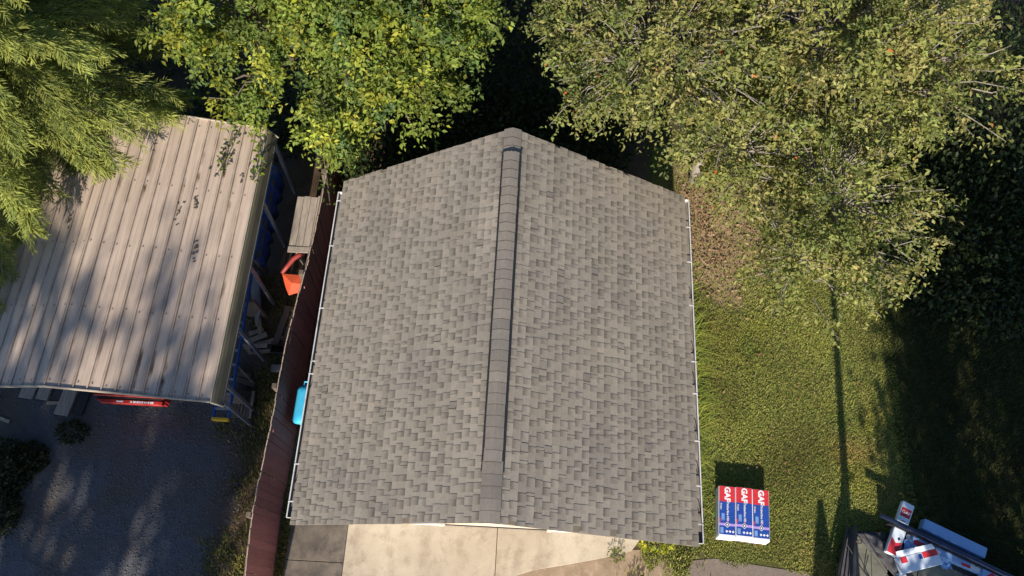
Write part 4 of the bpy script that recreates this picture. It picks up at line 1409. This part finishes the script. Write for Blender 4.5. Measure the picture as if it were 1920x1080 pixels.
for pts in ([(6.72, 0.35, .52), (7.02, -0.12, .42), (7.3, -0.5, .26)], [(6.96, 0.52, .52), (7.3, 0.1, .40), (7.72, -0.4, .25)], [(7.2, 0.2, .3), (7.1, -0.1, .26), (7.35, -0.5, .25)]):
    mb = MB(); mb.tube(pts, 0.009, 4); mb.build('strap', M['black_rubber'], tr)
mb = MB(); mb.tube([(6.95 + 0.05 * math.cos(a), 0.41 + 0.03 * math.sin(a), .55) for a in np.linspace(0, 6.0, 9)], 0.013, 6); mb.build('hook', M['tan_hook'], tr)

# crumpled grey underlay in the trailer
nx_, ny2 = 10, 22
mb = MB()
for j in range(ny2 + 1):
    for i in range(nx_ + 1):
        u, v = i / nx_, j / ny2
        x = 7.02 + 0.42 * u + v * 0.86
        yy = 0.62 - 0.04 * u - v * 1.05
        zz = 0.25 + 0.02 * math.sin(u * 3.1) + 0.009 * math.sin(v * 31 + u * 5) + 0.008 * math.sin(v * 19 - u * 9) + rnd.gauss(0, 0.006)
        mb.v.append((x, yy, zz))
for j in range(ny2):
    for i in range(nx_):
        a = j * (nx_ + 1) + i
        mb.f.append((a, a + 1, a + nx_ + 2, a + nx_ + 1)); mb.m.append(0)
o = mb.build('underlay_sheet', M['felt_grey'], None, smooth=True)
so = o.modifiers.new('solid', 'SOLIDIFY'); so.thickness = 0.01
tag(o, 'crumpled grey underlay sheet on the trailer floor', 'sheet')


def carton(name, label, a, b, wid, hgt, z0, z1, mat, top_print=None, end_red=False):
    """long box from a to b (xy), bottom at z0/z1"""
    a3 = Vector((*a, z0)); b3 = Vector((*b, z1))
    d = (b3 - a3); ln_ = d.length; x = d.normalized()
    s = Vector((0, 0, 1)).cross(x).normalized(); u = x.cross(s)
    t = thing(name, tuple(a3), label, 'carton', 'empty cartons in and by the trailer')
    def pt(p, q, r): return a3 + x * p + s * q + u * r
    mb = MB()
    h = wid / 2
    mb.hexa([pt(0, -h, 0), pt(ln_, -h, 0), pt(ln_, h, 0), pt(0, h, 0)], [pt(0, -h, hgt), pt(ln_, -h, hgt), pt(ln_, h, hgt), pt(0, h, hgt)])
    mb.build('body', mat, t, bevel=0.012)
    return t, pt, x, s, u, ln_


def print_quad(mb, pt, p0, p1, q0, q1, r, mat):
    mb.add([pt(p0, q0, r), pt(p1, q0, r), pt(p1, q1, r), pt(p0, q1, r)], [(0, 1, 2, 3)], mat)


PM = [M['print_red'], M['print_blue'], M['print_white'], M['print_navy']]
def split_prints(mb, t):
    for f, m_ in zip(mb.f, mb.m):
        q = MB(); q.add([mb.v[i] for i in f], [tuple(range(len(f)))]); q.build('print', PM[m_], t)


# upright white carton passing under the rail
t, pt, x, s, u, ln_ = carton('shingle_carton', 'long white carton with a red logo square poking out under the trailer rail', (7.60, 0.22), (8.08, 1.20), 0.235, 0.12, 0.30, 0.28, M['carton_white'])
mb = MB()
print_quad(mb, pt, 0.79, 0.97, -0.095, 0.095, 0.1215, 0)
print_quad(mb, pt, 0.01, 0.20, -0.105, 0.105, 0.1215, 0)
mb.add([pt(0.20, -0.105, .1215), pt(0.20, 0.105, .1215), pt(0.32, 0.105, .1215), pt(0.24, 0.0, .1215), pt(0.30, -0.105, .1215)], [(0, 1, 2, 3, 4)], 0)
mb.add([pt(0.30, -0.03, .1216), pt(0.34, -0.06, .1216), pt(0.38, -0.03, .1216), pt(0.34, 0.0, .1216)], [(0, 1, 2, 3)], 3)
mb.add([pt(0.56, -0.0, .1216), pt(0.585, -0.02, .1216), pt(0.61, 0.0, .1216), pt(0.585, 0.02, .1216)], [(0, 1, 2, 3)], 3)
print_quad(mb, pt, 0.70, 0.715, -0.04, 0.03, 0.1215, 3)
split_prints(mb, t)
place_text(text_mesh('GAF', 0.092, M['print_white'], 0.001), t, pt(0.88, 0, 0.1245), -s, x)
# open white carton with letters on its front
t, pt, x, s, u, ln_ = carton('shingle_carton', 'open white carton with a red end lying across the underlay sheet', (7.72, 0.02), (8.52, 0.24), 0.30, 0.15, 0.28, 0.27, M['carton_white'])
mb = MB()
print_quad(mb, pt, 0.50, 0.80, 0.03, 0.14, 0.1515, 0)
print_quad(mb, pt, 0.42, 0.49, 0.03, 0.12, 0.1515, 1)
print_quad(mb, pt, 0.05, 0.18, 0.03, 0.14, 0.1515, 0)
split_prints(mb, t)
place_text(text_mesh('on', 0.075, M['print_red'], 0.003), t, pt(0.12, -0.1515, 0.075), x, u)
mb = MB()
mb.add([pt(0.0, 0.15, 0.15), pt(0.0, 0.26, 0.19), pt(0.75, 0.25, 0.18), pt(0.78, 0.15, 0.15)], [(0, 1, 2, 3)])
f_ = mb.build('flap', M['carton_white'], t)
so = f_.modifiers.new('solid', 'SOLIDIFY'); so.thickness = 0.004
# long thin blue carton under the rail
t, pt, x, s, u, ln_ = carton('shingle_carton', 'long blue and white carton lying directly under the trailer rail', (8.05, 0.52), (9.30, 0.04), 0.20, 0.14, 0.25, 0.25, M['carton_blue'])
mb = MB()
print_quad(mb, pt, 0.03, 0.25, -0.085, 0.02, 0.1415, 0); print_quad(mb, pt, 0.95, 1.15, -0.085, -0.03, 0.1415, 0); print_quad(mb, pt, 0.3, 0.55, -0.05, 0.0, 0.1415, 2)
print_quad(mb, pt, 1.12, 1.3, -0.08, 0.07, 0.1425, 2)
split_prints(mb, t)
# long plain carton outside the rail
t, pt, x, s, u, ln_ = carton('shingle_carton', 'long plain pale blue carton resting on the grass beyond the trailer rail', (8.34, 0.84), (9.46, 0.34), 0.21, 0.2, 0.14, 0.14, M['carton_blue'])
mb = MB(); print_quad(mb, pt, -0.0, 0.0, 0, 0, 0, 0)
mb = MB(); mb.hexa([pt(.1, -.1, -.14), pt(1.0, -.1, -.14), pt(1.0, .1, -.14), pt(.1, .1, -.14)], [pt(.1, -.1, -.002), pt(1.0, -.1, -.002), pt(1.0, .1, -.002), pt(.1, .1, -.002)])
tag(mb.build('timber_block', M['wood_brown'], None), 'wood block hidden beneath the long plain carton', 'block')
# end carton with red diamond
t, pt, x, s, u, ln_ = carton('shingle_carton', 'blue carton with a red diamond at the right end of the trailer', (9.25, -0.05), (10.2, -0.45), 0.28, 0.16, 0.28, 0.28, M['carton_blue'])
mb = MB()
mb.add([pt(0.02, -0.06, .1615), pt(0.2, -0.135, .1615), pt(0.36, 0.0, .1615), pt(0.17, 0.11, .1615)], [(0, 1, 2, 3)], 0)
mb.build('print', PM, t)
# crumpled scraps of wrapper
for (x0, y0, z0, sz, mt, lab) in ((7.86, 0.32, 0.36, 0.055, 'carton_blue', 'crumpled blue wrapper scrap between two white cartons'),
                                  (8.58, 0.02, 0.26, 0.05, 'carton_blue', 'crumpled blue wrapper scrap on the bare trailer boards'),
                                  (7.98, 0.46, 0.30, 0.05, 'carton_white', 'torn white wrapper scrap tucked under the trailer rail'),
                                  (7.72, -0.22, 0.27, 0.035, 'carton_white', 'small white wrapper scrap at the near end of the underlay sheet')):
    mb = MB()
    for j in range(5):
        for i in range(5):
            mb.v.append((x0 + i * sz + rnd.gauss(0, sz * .28), y0 + j * sz * .85 + rnd.gauss(0, sz * .28), z0 + abs(rnd.gauss(0, sz * .9))))
    for j in range(4):
        for i in range(4):
            a = j * 5 + i; mb.f.append((a, a + 1, a + 6, a + 5)); mb.m.append(0)
    o = mb.build('wrapper_scrap', M[mt], None); so = o.modifiers.new('solid', 'SOLIDIFY'); so.thickness = 0.004
    tag(o, lab, 'wrapper')

# ------------------------------------------------------------------ ground cover
def blades(name, xy, length, width, pal, lean=0.5, z0=0.0, weights=None, jit=0.25, mat='grass_blade'):
    n = len(xy)
    P = np.c_[xy, np.full(n, z0)]
    ang = R_.uniform(0, 2 * math.pi, n)
    ln = length * R_.uniform(0.6, 1.3, n)
    ld = lean * R_.uniform(0.3, 1.3, n)
    D = np.c_[np.cos(ang) * ld, np.sin(ang) * ld, np.ones(n)]; D = unit(D)
    S = np.c_[-np.sin(ang), np.cos(ang), np.zeros(n)]
    w = (width * R_.uniform(0.7, 1.3, n))[:, None]
    mid = P + D * (ln * 0.55)[:, None]
    tip = P + D * ln[:, None]; tip[:, 2] -= ln * 0.2 * ld
    V = np.stack([P - S * w / 2, P + S * w / 2, mid + S * w * .4, mid - S * w * .4, tip], 1).reshape(-1, 3)
    b = (np.arange(n) * 5)[:, None]
    F = np.concatenate([b + np.array([[0, 1, 2]]), b + np.array([[0, 2, 3]]), b + np.array([[3, 2, 4]])], 0)
    C = palette(pal, n, weights, jit)
    for _ in range(int(len(xy) / 1800)):
        j = R_.integers(0, n)
        rr0 = R_.uniform(0.12, 0.7)
        dd = np.hypot(xy[:, 0] - xy[j, 0], (xy[:, 1] - xy[j, 1]) * R_.uniform(0.6, 1.6))
        wgt = np.clip(1.3 - dd / rr0, 0, 1)[:, None] * R_.uniform(0.3, 0.9)
        tint = np.array([(1.25, 0.98, 1.1), (0.72, 0.86, 0.8), (1.15, 1.12, 0.9), (0.8, 0.75, 0.8)][R_.integers(0, 4)])
        C = C * (1 - wgt + wgt * tint)
    # broad patches, drier and greener
    pch = 0.5 + 0.5 * np.sin(xy[:, 0] * 1.7 + np.sin(xy[:, 1] * 1.3) * 1.5) * np.sin(xy[:, 1] * 1.1 + np.sin(xy[:, 0] * 0.9))
    C = C * (0.82 + 0.36 * pch[:, None])
    me = mesh_np(name, V, F, [M[mat]], np.repeat(C, 5, axis=0))
    return tag(link(name, me), kind='stuff')


def scatter(n, x0, x1, y0, y1, keep):
    p = np.c_[R_.uniform(x0, x1, n), R_.uniform(y0, y1, n)]
    return p[keep(p)]


def keep_lawn(p):
    x, y = p[:, 0], p[:, 1]
    k = ~((x < 6.3 + 0.0 * y) & (y < 0.02 + 0.08 * np.sin(x * 5) - (x - 3.7) * 0.07) & (x > 3.6))
    bare = np.hypot(x - 4.7, (y - 7.4) * 0.62) + 0.35 * np.sin(x * 4 + y * 3)
    k &= (bare > 1.15) | (R_.random(len(x)) < 0.30)
    return k


lawn_pal = [(0.235, 0.25, 0.062), (0.185, 0.215, 0.05), (0.29, 0.26, 0.09), (0.13, 0.165, 0.04)]
blades('grass', scatter(190000, 3.25, 8.4, -1.3, 9.5, keep_lawn), 0.052, 0.014, lawn_pal, 1.3, weights=[.4, .3, .15, .15])
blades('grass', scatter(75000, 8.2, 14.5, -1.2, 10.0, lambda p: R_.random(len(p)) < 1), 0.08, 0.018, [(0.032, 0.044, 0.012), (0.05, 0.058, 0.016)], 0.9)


def keep_left(p):
    x, y = p[:, 0], p[:, 1]
    edge = -5.45 + 0.3 * np.sin(y * 2.1) + 0.2 * np.sin(y * 5.3) + np.where(y > 2, -0.1, 0) + R_.normal(size=len(x)) * 0.18
    return (x > edge) & ((R_.random(len(x)) < 0.35 + 0.5 * (np.sin(x * 7 + y * 3) * np.sin(y * 4.1 - x) > -0.2)))


weed_pal = [(0.17, 0.16, 0.04), (0.12, 0.135, 0.03), (0.08, 0.10, 0.024), (0.24, 0.195, 0.085)]
blades('grass', scatter(20000, -6.1, -4.36, -1.6, 5.6, keep_left), 0.10, 0.016, weed_pal, 0.9)
blades('grass', scatter(2600, -4.30, -4.14, -1.6, 1.3, lambda p: R_.random(len(p)) < 0.7), 0.10, 0.014, weed_pal, 0.8, 0.03)


def keep_front(p):
    x, y = p[:, 0], p[:, 1]
    return (np.hypot((x - 3.45) / 0.45, (y - 0.05) / 0.35) < 1 + 0.4 * np.sin(x * 9)) | (R_.random(len(x)) < 0.03)


blades('grass', scatter(6500, 2.3, 4.2, -1.0, 0.5, keep_front), 0.10, 0.016, lawn_pal, 0.9, 0.015)

# long arching weeds along the garage wall
V_, F_, C_ = [], [], []
nb = 0
for i in range(760):
    yc = R_.uniform(1.0, 6.3)
    if R_.random() < 0.3 and not (2.0 < yc < 5.2): continue
    x0 = R_.uniform(3.45, 3.95); ln = R_.uniform(0.3, 0.75) * (1.25 if 2.2 < yc < 4.8 else 0.8)
    a = R_.normal() * 0.6
    d = np.array([math.cos(a), math.sin(a), 0.0]); sd = np.array([-d[1], d[0], 0])
    w = R_.uniform(0.012, 0.03)
    c = np.array([(0.22, 0.28, 0.05), (0.30, 0.32, 0.06), (0.12, 0.17, 0.035)][R_.integers(0, 3)]) * R_.uniform(0.8, 1.2)
    for k in range(5):
        t_ = k / 4
        p = np.array([x0, yc, 0.0]) + d * ln * (t_ ** 1.1) + np.array([0, 0, 0.55 * ln * (2.2 * t_ - 1.5 * t_ * t_)])
        ww = w * (1 - t_ * 0.9)
        V_ += [p - sd * ww / 2, p + sd * ww / 2]; C_ += [c, c]
    b = len(V_) - 10
    F_ += [(b + 2 * k, b + 2 * k + 1, b + 2 * k + 3, b + 2 * k + 2) for k in range(4)]
tag(link('weeds', mesh_np('weeds', np.array(V_), np.array(F_), [M['grass_blade']], np.array(C_))), kind='stuff')


def leaf_bush(name, label, cat, c, r, n, leaf_len, pal, kind=None, group=None):
    d = rand_dirs(n)
    P = np.array(c) + d * np.array(r) * (0.45 + 0.55 * R_.random((n, 1)) ** 0.5)
    P[:, 2] = np.abs(P[:, 2])
    ln = leaf_len * R_.uniform(0.6, 1.3, n)
    V, F, C = leaf_faces(P, d + R_.normal(size=(n, 3)) * 0.7, unit(d + np.array([0, 0, 0.8]) + R_.normal(size=(n, 3)) * 0.5), ln, ln * 0.55, palette(pal, n, None, 0.25))
    if kind == 'stuff':
        return tag(link(name, mesh_np(name, V, F, [M['leaf']], C)), kind='stuff')
    t = thing(name, (c[0], c[1], 0), label, cat, group)
    mb = MB()
    for i in range(6):
        a = i * 1.05
        mb.tube([(c[0], c[1], 0), (c[0] + r[0] * .3 * math.cos(a), c[1] + r[1] * .3 * math.sin(a), c[2] * .6 + .02), (c[0] + r[0] * .7 * math.cos(a), c[1] + r[1] * .7 * math.sin(a), c[2] + r[2] * .4)], [0.012, 0.008, 0.004], 4)
    mb.build('stem', M['bark_dark'], t)
    link('foliage', mesh_np('foliage', V, F, [M['leaf']], C), t)
    return t


yel = [(0.42, 0.40, 0.03), (0.34, 0.36, 0.04), (0.22, 0.28, 0.04)]
leaf_bush('weed_plant', 'yellow leaved weed under the front right roof corner', 'plant', (3.12, 0.20, 0.10), (0.34, 0.13, 0.16), 160, 0.10, yel)
leaf_bush('weed_plant', 'green weed tuft in the bare earth before the driveway edge', 'plant', (2.35, -0.02, 0.06), (0.16, 0.12, 0.12), 90, 0.07, [(0.10, 0.14, 0.03), (0.14, 0.16, 0.04)])
leaf_bush('weed_plant', 'low weed tuft in the earth at the bottom edge', 'plant', (2.75, -0.45, 0.05), (0.14, 0.2, 0.1), 80, 0.07, [(0.10, 0.13, 0.03), (0.15, 0.15, 0.05)])
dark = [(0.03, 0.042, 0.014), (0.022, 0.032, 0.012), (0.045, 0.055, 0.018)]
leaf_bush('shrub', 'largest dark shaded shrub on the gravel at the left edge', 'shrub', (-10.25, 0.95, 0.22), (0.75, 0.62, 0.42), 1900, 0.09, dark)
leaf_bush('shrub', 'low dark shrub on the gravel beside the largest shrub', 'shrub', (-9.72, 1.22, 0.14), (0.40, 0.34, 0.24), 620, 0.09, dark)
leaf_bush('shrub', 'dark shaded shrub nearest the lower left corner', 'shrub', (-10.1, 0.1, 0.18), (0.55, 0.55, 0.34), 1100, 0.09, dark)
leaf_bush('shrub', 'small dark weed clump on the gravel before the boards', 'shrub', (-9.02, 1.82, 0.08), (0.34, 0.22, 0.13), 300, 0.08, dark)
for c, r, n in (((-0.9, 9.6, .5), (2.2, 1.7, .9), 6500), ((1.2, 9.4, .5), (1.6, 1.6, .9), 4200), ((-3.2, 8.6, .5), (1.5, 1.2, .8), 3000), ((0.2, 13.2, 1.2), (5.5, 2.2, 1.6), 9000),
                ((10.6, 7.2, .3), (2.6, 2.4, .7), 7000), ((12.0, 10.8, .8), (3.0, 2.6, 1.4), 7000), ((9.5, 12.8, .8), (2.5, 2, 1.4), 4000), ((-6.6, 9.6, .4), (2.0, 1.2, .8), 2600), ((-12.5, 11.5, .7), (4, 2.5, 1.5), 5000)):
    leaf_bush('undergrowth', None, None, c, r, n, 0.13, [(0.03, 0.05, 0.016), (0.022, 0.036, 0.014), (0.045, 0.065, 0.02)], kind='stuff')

# fallen leaves and pebbles
n = 380
xy = np.c_[R_.uniform(3.4, 8.0, n), R_.uniform(0.2, 9.0, n)]
P = np.c_[xy, np.full(n, 0.05)]
V, F, C = leaf_faces(P, R_.normal(size=(n, 3)) * np.array([1, 1, .15]), unit(np.array([0, 0, 1.0]) + R_.normal(size=(n, 3)) * 0.3), R_.uniform(.04, .09, n), R_.uniform(.025, .05, n),
                     palette([(0.28, 0.16, 0.09), (0.20, 0.12, 0.06), (0.35, 0.26, 0.14)], n))
n2 = 1100
xy2 = np.c_[R_.normal(4.6, 0.8, n2), R_.normal(7.3, 1.0, n2)]
P2 = np.c_[xy2, np.full(n2, 0.04)]
V2, F2, C2 = leaf_faces(P2, R_.normal(size=(n2, 3)) * np.array([1, 1, .15]), unit(np.array([0, 0, 1.0]) + R_.normal(size=(n2, 3)) * 0.35), R_.uniform(.04, .10, n2), R_.uniform(.025, .06, n2),
                        palette([(0.40, 0.25, 0.16), (0.28, 0.17, 0.11), (0.44, 0.32, 0.21), (0.22, 0.17, 0.11)], n2))
F = np.concatenate([F, F2 + len(V)]); V = np.concatenate([V, V2]); C = np.concatenate([C, C2])
tag(link('fallen_leaves', mesh_np('fallen_leaves', V, F, [M['leaf']], C)), kind='stuff')
n = 9000
xy = np.c_[R_.uniform(-11.5, -5.2, n), R_.uniform(-1.2, 3.6, n)]
s = R_.uniform(0.008, 0.024, n)[:, None]
P = np.c_[xy, np.full(n, 0.006)]
off = np.array([[1, 0, 0], [0, 1, 0], [-1, 0, 0], [0, -1, 0], [0.1, 0.1, 0.8]])
V = (P[:, None, :] + off[None] * s[:, None, :] * R_.uniform(0.7, 1.3, (n, 5, 1))).reshape(-1, 3)
b = (np.arange(n) * 5)[:, None]
F = np.concatenate([b + np.array([[i, (i + 1) % 4, 4]]) for i in range(4)], 0)
tag(link('gravel', mesh_np('gravel', V, F, [M['stone']])), kind='stuff')

# ------------------------------------------------------------------ what stands just out of view and throws its shade into the yard
def shade_tree(label, base, blobs, n, leaf):
    t = thing('shade_tree', tuple(base), label, 'tree', 'trees shading the yard from behind the viewpoint')
    mb = MB()
    top = max(b[0][2] for b in blobs)
    mb.tube([tuple(base), (base[0], base[1], top * .5), (blobs[0][0][0], blobs[0][0][1], top)], [0.28, 0.2, 0.08], 8)
    mb.build('trunk', M['bark_dark'], t)
    Ps = []
    vol = np.array([b[1][0] * b[1][2] for b in blobs]); vol = vol / vol.sum()
    for (c, r), k in zip(blobs, (vol * n).astype(int)):
        kc = max(k // 60, 6)
        d = rand_dirs(kc)
        cc = np.array(c) + d * np.array(r) * (0.2 + 0.8 * R_.random((kc, 1)) ** 0.5)
        Ps.append((cc[R_.integers(0, kc, k)] + R_.normal(size=(k, 3)) * 0.33))
    P = np.concatenate(Ps)
    m = len(P)
    V, F, C = leaf_faces(P, R_.normal(size=(m, 3)), rand_dirs(m), leaf * R_.uniform(.7, 1.3, m), leaf * 0.6 * R_.uniform(.7, 1.3, m), palette([(0.06, 0.09, 0.02)], m))
    link('crown', mesh_np('crown', V, F, [M['leaf']], C), t)


shade_tree('tall leafy tree whose shade covers the left of the gravel', (-12.5, -20, 0), [((-13.8, -20, 13.4), (3.6, 2.5, 4.6)), ((-10.5, -20.5, 13.2), (1.9, 2, 4.4))], 10000, 0.34)
shade_tree('leafy tree whose shade covers the carport front', (-7.5, -22, 0), [((-7.45, -22, 14.2), (0.62, 1.6, 3.6)), ((-7.0, -22, 12.9), (0.40, 1.2, 2.6)), ((-8.95, -22, 12.4), (0.3, 1.2, 1.7)), ((-6.5, -22, 14.8), (0.35, 1.0, 1.2))], 4200, 0.3)
shade_tree('leafy tree whose shade covers the right of the lawn', (11.0, -8, 0), [((9.6, -8, 7.0), (2.1, 1.8, 4.0)), ((11.6, -8.5, 8.2), (1.7, 1.8, 4.0)), ((8.3, -8, 5.6), (0.95, 1, 2.4)), ((7.75, -8, 5.8), (0.45, 0.8, 1.0))], 12800, 0.2)
shade_tree('leafy tree whose shade covers the far right brush', (14.5, -8, 0), [((14.5, -8.5, 7.6), (2.3, 2, 4.8))], 4600, 0.24)

pole = thing('utility_pole', (6.78, -3.2, 0), 'slim pole whose long straight shadow crosses the lawn', 'pole')
mb = MB(); mb.tube([(6.78, -3.2, 0), (6.78, -3.2, 5.9)], [0.085, 0.072], 10); mb.build('shaft', M['pole_wood'], pole)
mb = MB(); mb.box((6.78, -3.2, 5.93), (0.16, 0.16, 0.05)); mb.build('cap', M['steel_grey'], pole)

cy = thing('slim_conifer', (6.15, -5.2, 0), 'slim dark conifer whose pointed shadow reaches the lawn', 'tree')
mb = MB(); mb.tube([(6.15, -5.2, 0), (6.15, -5.2, 3.4)], [0.07, 0.015], 7); mb.build('trunk', M['bark_dark'], cy)
n = 14000
h_ = R_.random(n) ** 0.7
a_ = R_.uniform(0, 2 * math.pi, n)
rr_ = (1 - h_) * 0.72 * np.sqrt(R_.random(n)) + 0.004
P = np.c_[6.15 + rr_ * np.cos(a_), -5.2 + rr_ * np.sin(a_), 0.3 + h_ * 3.25]
V, F, C = leaf_faces(P, np.c_[np.cos(a_), np.sin(a_), np.full(n, 0.6)], rand_dirs(n), np.full(n, .07), np.full(n, .035), palette([(0.04, 0.06, 0.02)], n))
link('crown', mesh_np('crown', V, F, [M['needle']], C), cy)
